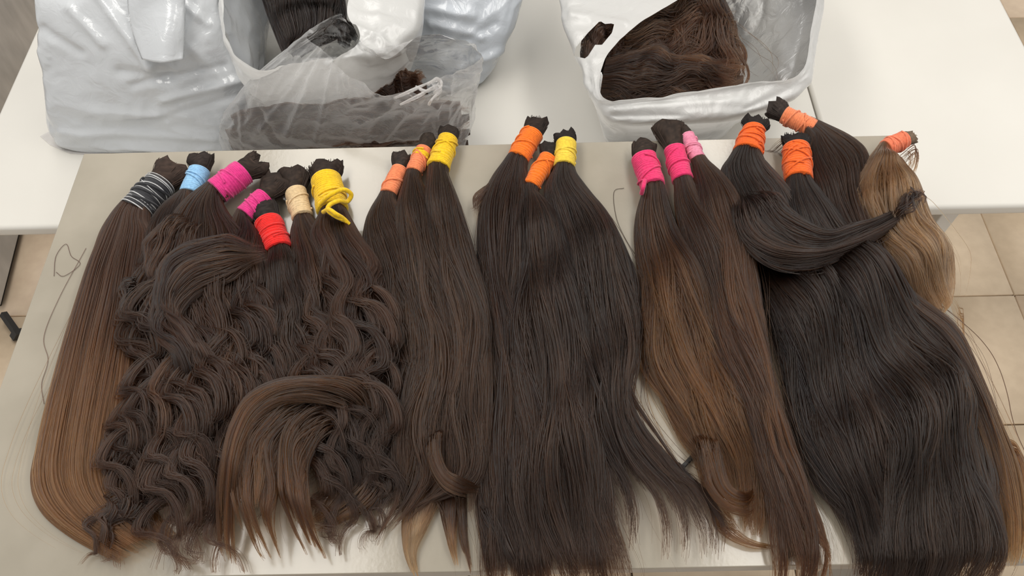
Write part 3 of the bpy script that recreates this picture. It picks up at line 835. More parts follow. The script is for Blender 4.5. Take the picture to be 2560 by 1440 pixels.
# 11, 12 orange; 13 lemon
bundle(11, 'dark straight hair bundle tied with orange thread, farther of the two joined orange ties', 'orange', (1293, 398), (1332, 333), 27, (1342, 306, 26),
       [(1272, 392, 1320, 415), (1222, 455, 1332, 478), (1198, 530, 1340, 555), (1192, 640, 1340, 640), (1198, 760, 1345, 760), (1225, 880, 1355, 880), (1225, 1000, 1365, 1000), (1208, 1100, 1370, 1100), (1200, 1200, 1370, 1200), (1205, 1300, 1370, 1300), (1215, 1440, 1380, 1440), (1230, 1500, 1390, 1500)],
       curl=.0065, F=1.9, z0=.004, T=.042, n=600, K=32, rc=(.032,.020,.0145), tc=(.034,.0215,.0155), wander=.15, lmin=.93, w=.00115, s1=.86, wk=.88, conv=.6, m=25,
       extra=[dict(secs=[(1290, 420, 1310, 440), (1230, 450, 1250, 470), (1190, 490, 1215, 500), (1150, 512, 1170, 522)], z=.012, T=.008, n=26, K=4, wander=.2, w=.0007),
              dict(secs=[(1260, 440, 1280, 450), (1205, 470, 1225, 490), (1180, 500, 1200, 530), (1195, 560, 1215, 560)], z=.012, T=.008, n=26, K=4, wander=.2, w=.0007)])
bundle(12, 'very dark hair bundle tied with orange thread, nearer of the two joined orange ties', 'orange', (1325, 468), (1372, 392), 22, (1370, 368, 20),
       [(1302, 470, 1348, 482), (1285, 530, 1395, 530), (1265, 640, 1440, 640), (1262, 760, 1460, 760), (1272, 900, 1480, 900), (1282, 1040, 1500, 1040), (1285, 1180, 1520, 1180), (1290, 1300, 1540, 1300), (1300, 1440, 1580, 1420), (1320, 1510, 1600, 1480)],
       curl=.0065, F=1.9, z0=.024, T=.036, n=700, K=36, rc=(.025,.0175,.0145), tc=(.042, .028, .022), wander=.15, lmin=.93, w=.00115, s1=.84, wk=.84, conv=.6, m=27, und=.28, ufreq=3.2, tz=.006)
bundle(13, 'long black brown hair bundle tied with lemon yellow thread, with wispy spread ends', 'lemon', (1410, 418), (1416, 356), 25, (1410, 340, 26),
       [(1382, 424, 1436, 428), (1362, 470, 1470, 470), (1372, 540, 1525, 535), (1400, 640, 1568, 630), (1430, 760, 1592, 740), (1442, 880, 1592, 860), (1450, 1000, 1590, 985), (1462, 1085, 1622, 1070), (1490, 1170, 1690, 1158), (1510, 1260, 1775, 1230), (1510, 1350, 1815, 1320), (1520, 1440, 1815, 1420)],
       curl=.0065, F=1.9, z0=.012, T=.042, n=760, K=44, rc=(.023,.017,.0145), tc=(.036, .026, .023), wander=.15, lmin=.74, w=.00115, s1=.74, wk=.86, conv=.88, m=28, und=.24,
       extra=[dict(secs=[(1640, 1080, 1690, 1130), (1700, 1180, 1750, 1210), (1770, 1260, 1790, 1260), (1815, 1340, 1825, 1330), (1815, 1420, 1822, 1415)], z=.01, T=.006, n=14, K=3, w=.0009),
              dict(secs=[(1190, 1210, 1230, 1215), (1205, 1290, 1260, 1290), (1250, 1370, 1280, 1360), (1300, 1450, 1320, 1450)], z=.012, T=.012, n=60, K=4)])
# 14, 15 hot pink; 16 pale pink
bundle(14, 'glossy chestnut brown hair bundle tied with hot pink thread, left one of two', 'pink', (1632, 468), (1608, 392), 31, (1611, 366, 28),
       [(1600, 492, 1655, 470), (1590, 545, 1682, 530), (1590, 620, 1715, 605), (1600, 720, 1770, 695), (1610, 820, 1810, 795), (1618, 900, 1850, 880), (1650, 980, 1890, 960), (1708, 1080, 1925, 1060), (1758, 1170, 1945, 1150), (1785, 1260, 1940, 1240), (1825, 1340, 1930, 1335)],
       curl=.0065, F=1.9, z0=.004, T=.044, n=760, K=38, rc=(.040, .026, .019), tc=(.15, .085, .04), p_0=.12, p_1=.6, wander=.15, lmin=.84, w=.00115, s1=.86, wk=.9, conv=.5, m=27, und=.26, ufreq=2.6,
       loose=[[(1612, 450, .045), (1608, 468, .045), (1604, 484, .03)]],
       extra=[dict(rc=(.085, .052, .03), secs=[(1720, 1040, 1790, 1010), (1745, 1130, 1800, 1110), (1770, 1220, 1820, 1190), (1820, 1275, 1840, 1220), (1880, 1280, 1870, 1220), (1925, 1220, 1895, 1190)], z=.03, T=.014, n=110, K=7, wander=.1),
              dict(rc=(.07, .04, .025), secs=[(1760, 1260, 1800, 1250), (1800, 1330, 1830, 1310), (1870, 1368, 1880, 1350), (1950, 1372, 1950, 1362)], z=.006, T=.005, n=16, K=2, w=.0008)])
bundle(15, 'long brown hair bundle tied with hot pink thread, right one beside the pale pink tie', 'pink', (1707, 452), (1685, 372), 26, (1672, 325, 36),
       [(1678, 462, 1730, 448), (1690, 520, 1765, 510), (1712, 600, 1820, 590), (1735, 700, 1875, 680), (1775, 820, 1895, 800), (1815, 940, 1925, 920), (1850, 1060, 1965, 1040), (1890, 1160, 1990, 1140), (1935, 1260, 2020, 1240), (1948, 1340, 2055, 1330), (1960, 1445, 2080, 1440), (1965, 1530, 2085, 1530)],
       curl=.0065, F=1.9, z0=.020, T=.036, n=640, K=34, rc=(.044, .028, .020), tc=(.075, .044, .029), p_0=.15, p_1=.7, wander=.15, lmin=.85, w=.00115, s1=.9, wk=.9, conv=.4, m=27, und=.14, tz=.004)
bundle(16, 'brown hair bundle tied with pale pink thread, its ends curling away at the counter edge', 'pale', (1745, 398), (1716, 338), 18, (1702, 322, 16),
       [(1724, 415, 1768, 400), (1740, 465, 1822, 445), (1745, 555, 1868, 535), (1770, 660, 1888, 640), (1805, 780, 1895, 765), (1840, 900, 1915, 885), (1885, 1020, 1955, 1005), (1935, 1130, 1985, 1120), (1985, 1230, 2020, 1215), (2005, 1310, 2050, 1285), (2060, 1370, 2090, 1340), (2085, 1440, 2110, 1430)],
       curl=.0065, F=1.9, z0=.034, T=.026, n=460, K=26, rc=(.045, .029, .021), tc=(.10, .055, .029), p_0=.15, p_1=.6, wander=.15, lmin=.7, w=.00115, s1=.8, wk=.85, conv=.6, m=27, und=.12, tz=.010)
# 20 salmon, light brown (lies under)
bundle(20, 'light brown hair bundle tied with coral thread, hanging over the counter\'s right edge', 'coral', (2212, 372), (2262, 348), 22, (2282, 343, 17),
       [(2188, 372, 2228, 392), (2140, 440, 2268, 435), (2120, 510, 2308, 495), (2150, 590, 2345, 570), (2205, 675, 2385, 630), (2260, 745, 2402, 690), (2320, 785, 2398, 745), (2350, 800, 2365, 775)],
       z0=.022, T=.050, n=620, K=34, rc=(.22, .155, .105), tc=(.36, .25, .16), p_0=.05, p_1=.5, wander=.13, lmin=.85, w=.00115, s1=.95, wk=.95, conv=.3, m=25, und=.12, tipT=.7,
       extra=[dict(rc=(.20, .135, .08), secs=[(2190, 380, 2250, 370), (2200, 430, 2270, 420), (2220, 480, 2280, 470), (2250, 540, 2300, 520)], z=.05, T=.01, n=60, K=8, wander=.3),
              dict(rc=(.05, .032, .022), secs=[(2255, 345, 2270, 340), (2275, 380, 2295, 380), (2270, 420, 2290, 430), (2240, 440, 2260, 460)], z=.04, T=.008, n=14, K=3, w=.0008, wander=.2),
              dict(rc=(.16, .09, .04), secs=[(2360, 750, 2390, 720), (2395, 780, 2405, 760), (2400, 860, 2410, 830), (2410, 930, 2425, 930)], z=.004, T=.006, n=8, K=2, w=.0006)])
# 18 salmon behind
bundle(18, 'dark brown hair bundle tied with salmon thread, its cut end pointing at the white bag', 'salmon', (2035, 322), (1958, 286), 22, (1938, 270, 30),
       [(2020, 345, 2050, 312), (2020, 395, 2125, 335), (2030, 470, 2175, 380), (2060, 560, 2175, 480), (2110, 660, 2200, 590), (2190, 780, 2270, 720), (2290, 880, 2380, 820), (2360, 980, 2440, 930), (2420, 1080, 2510, 1060), (2460, 1180, 2560, 1160), (2490, 1290, 2585, 1280), (2500, 1420, 2580, 1400)],
       z0=.010, T=.045, n=620, K=32, rc=(.040, .028, .023), tc=(.30, .175, .08), p_0=.72, p_1=.95, wander=.12, lmin=.8, w=.00115, s1=.85, wk=.9, conv=.5, m=27, tz=.0, hw1=22, F=2,
       extra=[dict(rc=(.05, .035, .028), tc=(.34, .20, .09), secs=[(2440, 1060, 2470, 1040), (2500, 1120, 2530, 1090), (2540, 1200, 2575, 1170), (2550, 1320, 2590, 1300), (2540, 1420, 2580, 1420)], z=.01, T=.01, n=70, K=7, p0=.1, p1=.5, wander=.2)])
# 17, 19 orange
bundle(17, 'black hair bundle tied with ragged orange cord, left one, a loose lock swept sideways', 'rust', (1868, 384), (1886, 322), 36, (1890, 306, 32),
       [(1838, 392, 1902, 396), (1802, 430, 1940, 435), (1815, 500, 2000, 500), (1860, 600, 2050, 590), (1885, 700, 2090, 680), (1932, 800, 2140, 780), (1962, 900, 2180, 880), (1975, 1000, 2220, 980), (1995, 1100, 2250, 1080), (2050, 1190, 2270, 1180), (2110, 1290, 2310, 1290), (2150, 1440, 2340, 1440), (2165, 1530, 2345, 1530)],
       curl=.0065, F=1.9, z0=.006, T=.048, n=760, K=40, rc=(.024, .018, .016), tc=(.028, .020, .017), wander=.15, lmin=.86, w=.00115, s1=.9, wk=.9, conv=.5, m=28, und=.40, ufreq=3.1, bands=5, hw1=26, tz=.0,
       extra=[dict(rc=(.026, .019, .017), secs=[(1830, 440, 1900, 430), (1832, 520, 1950, 470), (1862, 600, 1985, 520), (1930, 655, 2030, 555), (2020, 668, 2080, 570), (2110, 640, 2130, 555), (2200, 588, 2190, 540), (2275, 535, 2255, 500), (2320, 495, 2300, 470)], z=.062, T=.024, n=320, zend=0., taper0=.16, tdeep=.035, K=20, m=32, wander=.14, lmin=.85, conv=.55),
              dict(rc=(.022, .016, .015), secs=[(2230, 560, 2215, 530), (2280, 515, 2265, 490), (2308, 485, 2280, 476), (2318, 520, 2300, 515)], z=.075, T=.01, n=34, zend=0., K=6, m=25, curl=.006, F=2, w=.0009),
              dict(secs=[(1900, 340, 1925, 345), (1950, 345, 1975, 360), (1975, 400, 1990, 410), (1970, 460, 1990, 470)], z=.03, T=.006, n=16, K=4, w=.0006, wander=.3)])
bundle(19, 'widest black hair bundle, tied with bright orange cord, right one of two', 'rust', (1996, 452), (1990, 368), 34, (1990, 346, 32),
       [(1958, 458, 2024, 464), (1960, 520, 2085, 512), (1985, 600, 2150, 580), (2030, 700, 2230, 665), (2080, 820, 2315, 775), (2120, 940, 2395, 890), (2155, 1040, 2435, 990), (2185, 1130, 2455, 1090), (2195, 1220, 2490, 1200), (2195, 1330, 2515, 1310), (2195, 1450, 2522, 1440), (2200, 1540, 2515, 1530)],
       curl=.0065, F=1.9, z0=.022, T=.044, n=1000, K=50, rc=(.022, .0165, .015), tc=(.030, .022, .018), wander=.15, lmin=.9, w=.00115, s1=.94, wk=.92, conv=.4, m=29, und=.42, ufreq=3.2, bands=5, hw1=32, tz=.004,
       extra=[dict(secs=[(2470, 1240, 2500, 1235), (2520, 1300, 2530, 1310), (2528, 1400, 2545, 1410)], z=.01, T=.006, n=12, K=3, w=.0008)])

# single stray hairs lying on the counter
rs = np.random.default_rng(77)
STR = [([(135, 690), (140, 640), (165, 610), (178, 640), (200, 660), (160, 690), (140, 680)], (.10, .05, .04), 'curled'),
       ([(215, 620), (150, 740), (110, 840), (120, 900), (104, 960), (110, 1010)], (.16, .09, .07), 'long'),
       ([(1560, 470), (1535, 480), (1540, 540), (1560, 590), (1590, 640)], (.05, .03, .02), 'bent')]
for k, (pts, c, wd_) in enumerate(STR):
    P = catmull([unp(x, y, ZT + .0012) for x, y in pts], 60)
    V, F_ = tube(P, .00035, 5)
    V, F_ = join([(V, F_)])
    o = mesh_obj('stray_hair', V, F_, M_STRAY, None, True, np.tile(c, (len(V), 1)))
    tag(o, ['curled loose hair on the counter, beside the striped elastic bundle', 'long loose hair on the counter along its left edge',
            'bent loose hair on the counter beside the hot pink tie'][k], 'hair')
# dark hair elastic lying under the wispy ends
P = catmull([unp(x, y, ZT + .004 + .004 * (i % 2)) for i, (x, y) in enumerate([(1698, 1172), (1712, 1160), (1728, 1142), (1742, 1126), (1752, 1120), (1746, 1134), (1730, 1146), (1716, 1160), (1702, 1176)])], 90)
V, F_ = tube(P, .0022, 8)
tag(mesh_obj('hair_elastic', *join([(V, F_), tube(np.linspace(unp(1738, 1134, ZT + .006), unp(1752, 1118, ZT + .006), 8), .0055, 8)]), M_BLACK), 'small black hair elastic on the counter by the chestnut bundle', 'elastic')

# ------------------------------------------------------------------ plastic bags


def grid_loft(rings, nt, nth):
    """rings: list of (k,3) control points -> (nt, nth, 3)"""
    R = np.array([catmull(r, nth, True) for r in rings])          # (levels, nth, 3)
    n = len(R)
    C = R.mean(1); l = np.r_[0, np.cumsum(np.linalg.norm(np.diff(R, axis=0), axis=2).mean(1))]
    t = np.linspace(0, l[-1], nt)
    i = np.clip(np.searchsorted(l, t, side='right') - 1, 0, n - 2)
    f = ((t - l[i]) / (l[i + 1] - l[i]))[:, None, None]
    Q = np.concatenate([2 * R[:1] - R[1:2], R, 2 * R[-1:] - R[-2:-1]])
    p0, p1, p2, p3 = Q[i], Q[i + 1], Q[i + 2], Q[i + 3]
    G = 0.5 * (2 * p1 + (p2 - p0) * f + (2 * p0 - 5 * p1 + 4 * p2 - p3) * f ** 2 + (3 * p1 - p0 - 3 * p2 + p3) * f ** 3)
    return G


def grid_normals(G):
    a = np.roll(G, -1, 1) - np.roll(G, 1, 1); b = np.gradient(G, axis=0)
    N = np.cross(a, b); N /= np.linalg.norm(N, axis=2, keepdims=True) + 1e-12
    return N


def wrinkle(G, amp, seed, fth=(9, 22, 46), ft=(4, 7, 12), creases=(), keep=0.0, zfloor=ZW):
    nt, nth, _ = G.shape
    u = np.ones((nt, 1)) * (np.arange(nth) / nth)[None]; v = np.linspace(0, 1, nt)[:, None] * np.ones((1, nth))
    # warp for irregular folds
    uu = (u + .03 * vnoise(u, v, 7, 5, seed + 1)) % 1; vv = np.clip(v + .05 * vnoise(u, v, 6, 5, seed + 2), 0, 1)
    d = np.zeros_like(u)
    for k, (a, b) in enumerate(zip(fth, ft)):
        nz = vnoise(uu, vv, a, b, seed + 10 + k)
        d += (1 - 2.2 * np.abs(nz)) * (.55 ** k)
    for k, (a, b) in enumerate(zip((16, 34), (9, 16))):
        d += vnoise(vv, uu, b, a, seed + 20 + k) * .3 * (.6 ** k)
    N = grid_normals(G)
    C = G.mean((0, 1))
    if ((G - C) * N).sum() < 0: N = -N
    D = d * amp * sm(0, .12, v)
    if creases:
        X, Y = px_of(G.reshape(-1, 3)); X = X.reshape(nt, nth); Y = Y.reshape(nt, nth)
        for (x0, y0, x1, y1, w, a) in creases:
            dx, dy = x1 - x0, y1 - y0; L2 = dx * dx + dy * dy
            t = np.clip(((X - x0) * dx + (Y - y0) * dy) / L2, 0, 1)
            dist = np.hypot(X - x0 - t * dx, Y - y0 - t * dy)
            facing = (N @ -AF) > 0
            D = D + np.where(facing, a * np.exp(-(dist / w) ** 2), 0)
    G = G + N * D[..., None]
    G[..., 2] = np.maximum(G[..., 2], zfloor + .001)
    return G


def grid_faces(nt, nth):
    i = np.arange(nt - 1)[:, None] * nth; j = np.arange(nth)[None]; j2 = (j + 1) % nth
    return np.stack([i + j, i + j2, i + nth + j2, i + nth + j], -1).reshape(-1, 4)


def inside(poly, x, y):
    r = np.zeros(len(x), bool); n = len(poly)
    for i in range(n):
        x0, y0 = poly[i]; x1, y1 = poly[(i + 1) % n]
        c = ((y0 > y) != (y1 > y)) & (x < (x1 - x0) * (y - y0) / (y1 - y0 + 1e-12) + x0)
        r ^= c
    return r


def rings_px(data):
    return [np.array([unp(p[0], p[1], (p[2] if len(p) > 2 else z)) for p in pts]) for z, pts in data]


def close_bottom(G, n=6):
    r = G[0]; c = r.mean(0)
    return np.concatenate([np.array([c + (r - c) * f for f in np.linspace(.02, .9, n)]), G])


def close_top(G, n=10, lift=.02):
    """close the upper end of a grid towards its centre"""
    r = G[-1]; c = r.mean(0) + np.array([0, 0, lift])
    add = np.array([r + (c - r) * f for f in np.linspace(.12, 1, n)])
    return np.concatenate([G, add])


def bag_mesh(name, G, m, parent, holes=(), thick=.0006):
    nt, nth, _ = G.shape
    F = grid_faces(nt, nth); V = G.reshape(-1, 3)
    if holes:
        V = V.copy(); c = V[F].mean(1); X, Y = px_of(c)
        bad = np.zeros(len(F), bool)
        for poly, zmin in holes:
            bad |= inside(poly, X, Y) & (c[:, 2] > zmin)
        cut = np.intersect1d(np.unique(F[bad]), np.unique(F[~bad]))
        vx, vy = px_of(V[cut])
        for poly, zmin in holes:                      # smooth the torn edge onto its outline
            best = np.full(len(cut), 1e9); qx, qy = vx.copy(), vy.copy()
            for i in range(len(poly)):
                (x0, y0), (x1, y1) = poly[i], poly[(i + 1) % len(poly)]
                t = np.clip(((vx - x0) * (x1 - x0) + (vy - y0) * (y1 - y0)) / ((x1 - x0) ** 2 + (y1 - y0) ** 2), 0, 1)
                px, py = x0 + t * (x1 - x0), y0 + t * (y1 - y0)
                d = np.hypot(px - vx, py - vy); m_ = d < best
                best[m_] = d[m_]; qx[m_] = px[m_]; qy[m_] = py[m_]
            for k, vi in enumerate(cut):
                if best[k] < 14:
                    V[vi] += ((qx[k] - vx[k]) * AX - (qy[k] - vy[k]) * AU) * px_size(V[vi])
        F = F[~bad]
    return adopt(mesh_obj(name, V, F, m), parent)


def front_ring(z, fl, f, fr, depth, side=.02):
    a, b, c = unp(*fl, z), unp(*f, z), unp(*fr, z)
    D = np.array([0, depth, 0]); S = np.array([side, 0, 0])
    return np.array([a, (a + b) / 2 + np.array([0, -.006, 0]), b, (b + c) / 2 + np.array([0, -.006, 0]), c, c + D * .33 + S, c + D * .66 + S, c + D - S, b + D * 1.08, a + D + S, a + D * .66 - S, a + D * .33 - S])


# --- bag 1: big pale grey bag on the left
b1 = root('plastic_bag', 'large pale grey plastic bag, full, at the left end of the white table', 'bag', (-.55, 1.2, ZW))
rg = [front_ring(.701, (190, 372), (380, 382), (560, 378), .26, .0),
      front_ring(.712, (142, 360), (380, 378), (585, 372), .30, .01),
      front_ring(.755, (130, 318), (375, 336), (600, 322), .31, .02),
      front_ring(.845, (113, 212), (365, 242), (612, 205), .28, .0),
      front_ring(.925, (103, 95), (355, 138), (560, 85), .26, -.01),
      front_ring(.985, (92, 0), (350, 22), (525, -20), .22, -.01),
      front_ring(1.03, (130, -105), (350, -95), (520, -100), .2, .0)]
G = grid_loft(rg, 115, 230)
G = wrinkle(G, .0042, 3, (7, 17, 34), (4, 7, 12), [(245, -20, 372, 168, 14, .010), (180, 20, 260, 110, 12, .007), (110, 70, 200, 130, 12, -.006), (330, 215, 560, 165, 10, -.006), (410, 250, 640, 190, 10, .007),
                                            (390, 300, 600, 235, 10, -.004), (300, 180, 420, 200, 14, -.007), (150, 330, 540, 345, 9, .004), (480, 120, 560, 200, 12, .006), (450, 0, 520, 60, 10, .006), (105, 130, 130, 330, 10, .004)])
bag_mesh('bag_body', close_top(G, 10, .04), M_BAG_BLUE, b1)
# doubled handle flap hanging on the front
nu, nv = 26, 34
flap = np.zeros((nv, nu, 3))
pl = [(318, -40), (322, 30), (336, 95), (356, 148)]; pr_ = [(462, -40), (462, 40), (461, 100), (458, 148)]
L = catmull(pl, nv); R = catmull(pr_, nv)
yref = 1.0
for a in range(nv):
    for b in range(nu):
        f = b / (nu - 1); p = L[a] * (1 - f) + R[a] * f
        p = p + np.array([0, 10 * math.sin(math.pi * f) * (a / nv) ** 4])
        z = .992 - (p[1] - 10) / 108 * .060 + .004 + .015 * (a / nv) ** 1.3
        z += .006 * math.sin(f * math.pi) + .002 * math.sin(7 * f + .2 * a) + .0025 * math.sin(9 * f * (a / nv) + 3)
        flap[a, b] = unp(p[0], p[1], z + .007 * math.sin(math.pi * f) ** .5)
i = np.arange(nv - 1)[:, None] * nu + np.arange(nu - 1)[None]; i = i.reshape(-1)
o = adopt(mesh_obj('handle_flap', flap.reshape(-1, 3), np.stack([i, i + 1, i + nu + 1, i + nu], 1), M_BAG_BLUE), b1)
mm = o.modifiers.new('thick', 'SOLIDIFY'); mm.thickness = .0012
# flat bottom hem of thinner film spreading on the table
hem = [unp(x, y, ZW + .0015) for x, y in [(100, 340), (125, 362), (175, 384), (300, 390), (420, 386), (560, 384), (560, 372), (380, 376), (200, 366), (145, 348), (138, 325), (122, 328)]]
o = adopt(mesh_obj('hem', hem, [tuple(range(len(hem)))], M_FILM, None, False), b1)
mm = o.modifiers.new('thick', 'SOLIDIFY'); mm.thickness = .0008

# --- bag 3: blue grey bag at the back
b3 = root('plastic_bag', 'bulging blue grey plastic bag on the white table behind the clear bag', 'bag', (0, 1.4, ZW))
rg = [front_ring(.701, (1015, 215), (1090, 240), (1190, 215), .22, .0),
      front_ring(.73, (1000, 190), (1090, 222), (1222, 178), .27, .02),
      front_ring(.80, (985, 90), (1110, 130), (1265, 85), .30, .03),
      front_ring(.87, (985, -20), (1120, 25), (1300, -30), .30, .03),
      front_ring(.925, (1000, -130), (1130, -90), (1300, -140), .26, .0)]
G = wrinkle(grid_loft(rg, 90, 200), .0045, 31, (7, 16, 30), (4, 7, 11), [(1080, 60, 1200, 90, 12, .008), (1120, 120, 1240, 60, 12, -.006), (1060, 20, 1180, 40, 12, .006), (1150, 170, 1260, 120, 10, .005)])
bag_mesh('bag_body', close_top(G, 8, .03), M_BAG_BLUE2, b3)

# --- bag 2: open white bag with black hair
b2 = root('plastic_bag', 'open white plastic bag holding black hair, between the two full grey bags', 'bag', (-.27, 1.25, ZW))
rg = rings_px([(.701, [(640, 330), (690, 350), (760, 352), (830, 350), (900, 342), (960, 320), (980, 250), (970, 170), (880, 140), (760, 140), (660, 170), (630, 250)]),
               (.76, [(625, 290), (680, 305), (750, 308), (830, 308), (910, 300), (975, 275), (1000, 190), (985, 100), (880, 60), (740, 60), (640, 90), (605, 190)]),
               (.88, [(606, 200), (655, 235), (730, 232), (810, 225), (895, 215), (985, 185), (1045, 100), (1020, -40), (880, -90), (720, -100), (590, -30), (580, 90)]),
               (.965, [(583, 142), (645, 187), (715, 178), (800, 168), (885, 155), (975, 128), (1038, 50), (1020, -80), (880, -130), (700, -140), (565, -80), (552, 40)]),
               (.985, [(588, 132), (648, 176), (715, 168), (800, 152), (872, 128), (900, 88), (868, 30), (890, -90), (860, -120), (700, -130), (580, -80), (562, 34)])])
G = wrinkle(grid_loft(rg, 90, 220), .0034, 47, (9, 20, 40), (4, 7, 12), [(890, 70, 1000, 125, 9, .006), (905, 20, 1025, 40, 10, -.005), (900, 110, 985, 60, 8, .005), (940, -20, 960, 130, 9, .004)])
bag_mesh('bag_body', close_bottom(G), M_BAG_WHITE, b2)

# --- bag 5: open white bag with brown hair on the right
b5 = root('plastic_bag', 'open white plastic bag of brown hair with a handle loop, right of the others', 'bag', (.32, 1.2, ZW))
rg = rings_px([(.701, [(1530, 392), (1590, 402), (1700, 398), (1760, 380), (1800, 330), (1810, 255), (1815, 160), (1780, 80), (1700, 50), (1560, 100), (1510, 190), (1510, 300)]),
               (.77, [(1512, 328), (1580, 345), (1710, 340), (1800, 325), (1860, 290), (1885, 200), (1895, 80), (1850, -20), (1760, -60), (1510, 0), (1470, 105), (1485, 220)]),
               (.845, [(1502, 292), (1565, 314), (1712, 310), (1840, 296), (1960, 250), (1992, 150), (2005, 0), (1950, -120), (1790, -150), (1470, -55), (1432, 55), (1462, 180)]),
               (.885, [(1490, 262), (1548, 301), (1722, 297), (1862, 281), (2008, 225), (2040, 112), (2056, -30), (1990, -160), (1800, -170), (1440, -60), (1410, 35), (1448, 155)]),
               (.905, [(1500, 246), (1585, 258), (1738, 240), (1868, 220), (2002, 195), (2032, 95), (2046, -30), (1985, -150), (1820, -150), (1560, -40), (1490, 45), (1478, 148)]),
               (.915, [(1508, 240), (1610, 246), (1745, 228), (1870, 209), (1995, 188), (2022, 92), (2036, -30), (1980, -135), (1840, -120), (1700, -6), (1592, 62), (1512, 150)])])
G = wrinkle(grid_loft(rg, 130, 300), .0026, 59, (9, 21, 44), (4, 7, 12), [(1540, 275, 1850, 250, 10, .004), (1530, 290, 1700, 288, 8, -.004), (1430, 40, 1560, 60, 12, .005), (1450, 190, 1500, 250, 8, .005), (1870, 270, 1990, 215, 10, -.004)])
bag_mesh('bag_body', close_bottom(G), M_BAG_WHITE, b5, holes=[([(1434, 140), (1440, 118), (1470, 82), (1500, 52), (1512, 60), (1536, 58), (1530, 82), (1505, 112), (1488, 112), (1470, 140), (1462, 146)], .78)])

# --- bag 4: crumpled clear bag in front
b4 = root('plastic_bag', 'crumpled clear plastic bag of brown hair, its handle sticking up, behind the counter', 'bag', (-.2, 1.02, ZW))
rg = rings_px([(.701, [(600, 440), (700, 452), (850, 450), (960, 448), (1060, 440), (1130, 420), (1150, 360), (1110, 300), (980, 285), (850, 285), (700, 300), (610, 360)]),
               (.76, [(560, 372), (680, 395), (850, 398), (960, 396), (1080, 388), (1160, 360), (1180, 300), (1140, 235), (980, 210), (850, 210), (690, 225), (575, 300)]),
               (.83, [(556, 320), (665, 345), (845, 350), (965, 345), (1085, 335), (1165, 300), (1182, 245), (1150, 185), (985, 160), (850, 155), (690, 175), (580, 260)]),
               (.91, [(605, 242), (700, 275), (845, 290), (970, 285), (1090, 270), (1172, 235), (1195, 190), (1160, 130), (990, 140), (870, 130), (760, 120), (660, 180)]),
               (.975, [(690, 165), (760, 200), (860, 232), (975, 245), (1085, 240), (1165, 205), (1208, 165), (1175, 112), (1030, 110), (900, 130), (840, 60), (770, 88)]),
               (1.01, [(770, 90), (815, 130), (875, 190), (960, 232), (1060, 222), (1085, 200), (1208, 140), (1120, 95), (1050, 92), (960, 150, .98), (868, 60, 1.05), (845, 36, 1.05)])])
G = grid_loft(rg, 125, 310)
G = wrinkle(G, .0036, 71, (15, 36, 70), (4, 8, 14), [(850, 60, 720, 330, 9, .007), (862, 80, 790, 350, 8, .006), (830, 90, 640, 340, 9, .005), (1080, 215, 900, 300, 8, .007), (1075, 225, 950, 350, 8, .006), (1070, 205, 880, 250, 7, .005),
                                               (1090, 230, 1090, 350, 8, .007), (1130, 160, 1110, 340, 8, .005), (600, 260, 610, 370, 7, .005), (640, 260, 700, 360, 7, -.004)])
bag_mesh('bag_film', G, M_BAG_CLEAR, b4)
# knot of twisted film
rk = np.random.default_rng(5)
kn = []
for pts in ([(985, 246), (1030, 226), (1075, 206), (1098, 200), (1103, 216), (1085, 232)], [(1000, 262), (1050, 238), (1090, 214), (1101, 226), (1080, 248), (1072, 262)],
            [(1040, 216), (1062, 228), (1085, 222), (1100, 206), (1090, 196), (1070, 212)]):
    Pk = catmull([unp(x, y, .985 + .012 * math.sin(q_ * 1.9)) for q_, (x, y) in enumerate(pts)], 40)
    kn.append(tube(Pk, .0018 + .0014 * np.abs(np.sin(np.linspace(0, 7, 40))), 7))
adopt(mesh_obj('knot', *join(kn), M_FILM), b4)


def hair_pile(label, seed, poly_secs, z0, T, n, K, rc, tc, **kw):
    """loose hair lying in a bag"""
    rng = np.random.default_rng(seed)
    rt_ = root('loose_hair', label, 'hair', tuple(unp(poly_secs[0][-1][0], poly_secs[0][-1][1], ZT + z0)))
    ps, cs = [], []
    for k, secs in enumerate(poly_secs):
        zz = z0 + .006 * k
        if isinstance(secs[0], float):
            zz = z0 + secs[0]; secs = secs[1:]
        fl = Flow(secs, ZT + zz + T * .5)
        V, F_, C = core(fl, T, 0, rc, tc, .2, 1, 1, .95, .4)
        V = V.copy(); V[:, 2] += zz
        cs.append((V, F_, C))
        P, W, C = strands(rng, fl, n, K, T, 0, rc=rc, tc=tc, **kw)
        P = P.copy(); P[..., 2] += zz
        ps.append((P, W, C))
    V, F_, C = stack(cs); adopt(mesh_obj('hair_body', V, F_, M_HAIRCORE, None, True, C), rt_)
    o = hair_curves('hair_strands', ps, M_HAIR, rt_); o['kind'] = 'stuff'
    return rt_


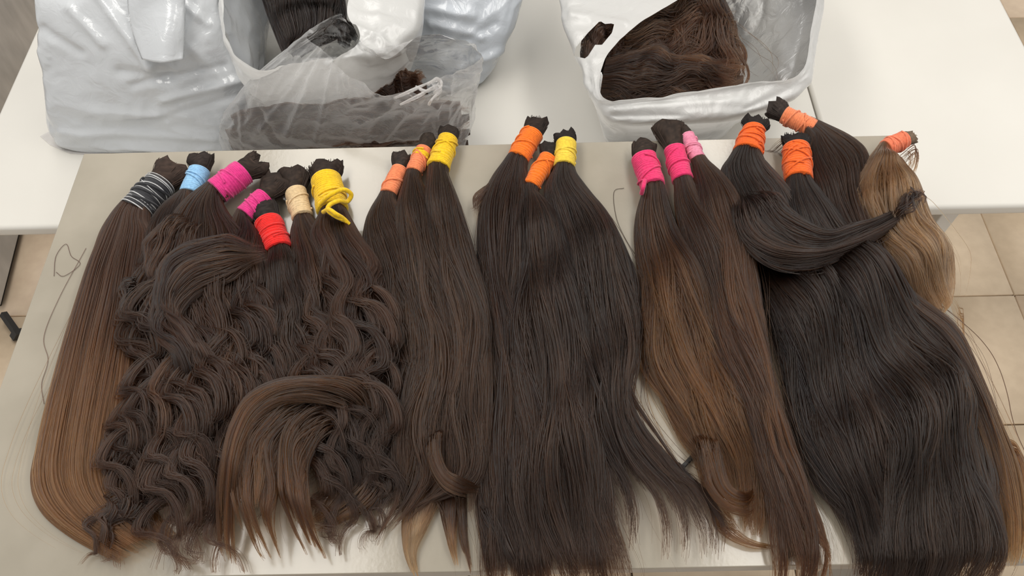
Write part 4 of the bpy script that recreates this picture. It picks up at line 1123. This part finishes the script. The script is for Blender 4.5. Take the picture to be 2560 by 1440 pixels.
hair_pile('tangled brown hair inside the open white bag on the right', 301,
          [[.03, (1458, 148, 1490, 165), (1455, 100, 1515, 150), (1490, 58, 1555, 120), (1545, 40, 1590, 95)],
           [(1480, 60, 1520, 250), (1600, 30, 1620, 245), (1720, -30, 1760, 225), (1800, -90, 1868, 205)],
           [(1700, -60, 1800, -60), (1660, 20, 1830, 20), (1600, 100, 1860, 110), (1560, 180, 1870, 190), (1530, 225, 1860, 215)],
           [(1520, 130, 1500, 230), (1620, 120, 1600, 240), (1740, 150, 1740, 230), (1860, 150, 1866, 215)]],
          -.085, .055, 420, 26, (.05, .031, .021), (.09, .05, .03), wander=.2, lmin=.75, w=.00115, m=28, curl=.006, F=2.5, tipT=.8, cvar=.35, fly=.012)
hair_pile('straight black hair standing in the open white bag between the grey bags', 302,
          [[(640, -60, 850, -60), (660, 10, 860, 20), (690, 90, 850, 70), (712, 142, 760, 118)],
           [(840, 90, 880, 60), (862, 106, 892, 78)]],
          -.0, .04, 420, 24, (.016, .013, .0125), (.018, .014, .013), wander=.05, lmin=.9, w=.00115, m=20, tipT=.8, fly=0)
hair_pile('brown hair packed in the bottom of the crumpled clear bag', 303,
          [[-.075, (575, 355, 580, 372), (600, 335, 610, 392), (720, 320, 720, 402), (860, 315, 860, 404), (1000, 312, 1000, 402), (1130, 316, 1135, 380), (1168, 335, 1170, 350)],
           [-.035, (566, 330, 572, 345), (595, 306, 605, 366), (720, 290, 720, 376), (860, 292, 860, 382), (1000, 288, 1000, 380), (1130, 288, 1132, 360), (1174, 306, 1174, 322)],
           [.0, (580, 298, 586, 308), (610, 272, 620, 326), (720, 258, 730, 346), (860, 250, 860, 350), (1000, 250, 1000, 346), (1130, 254, 1132, 320), (1172, 268, 1172, 284)],
           [.012, (1150, 250, 1155, 300), (1020, 256, 1030, 340), (900, 240, 880, 345), (760, 262, 740, 340)],
           [.03, (900, 190, 930, 240), (1000, 180, 1010, 240), (1060, 180, 1070, 230)]],
          -.105, .045, 340, 22, (.05, .03, .022), (.075, .043, .03), wander=.2, lmin=.75, w=.00115, m=28, curl=.006, F=3, tipT=.8)


for o in bpy.data.objects:
    if o.parent is None and o.get('category'):
        g = {'hair_bundle': 'tied hair bundles on the counter', 'plastic_bag': 'plastic bags on the white table', 'white_table': 'white tables behind the counter',
             'stray_hair': 'loose hairs on the counter', 'loose_hair': 'hair inside the plastic bags'}.get(o.name.split('.')[0])
        if g: o['group'] = g
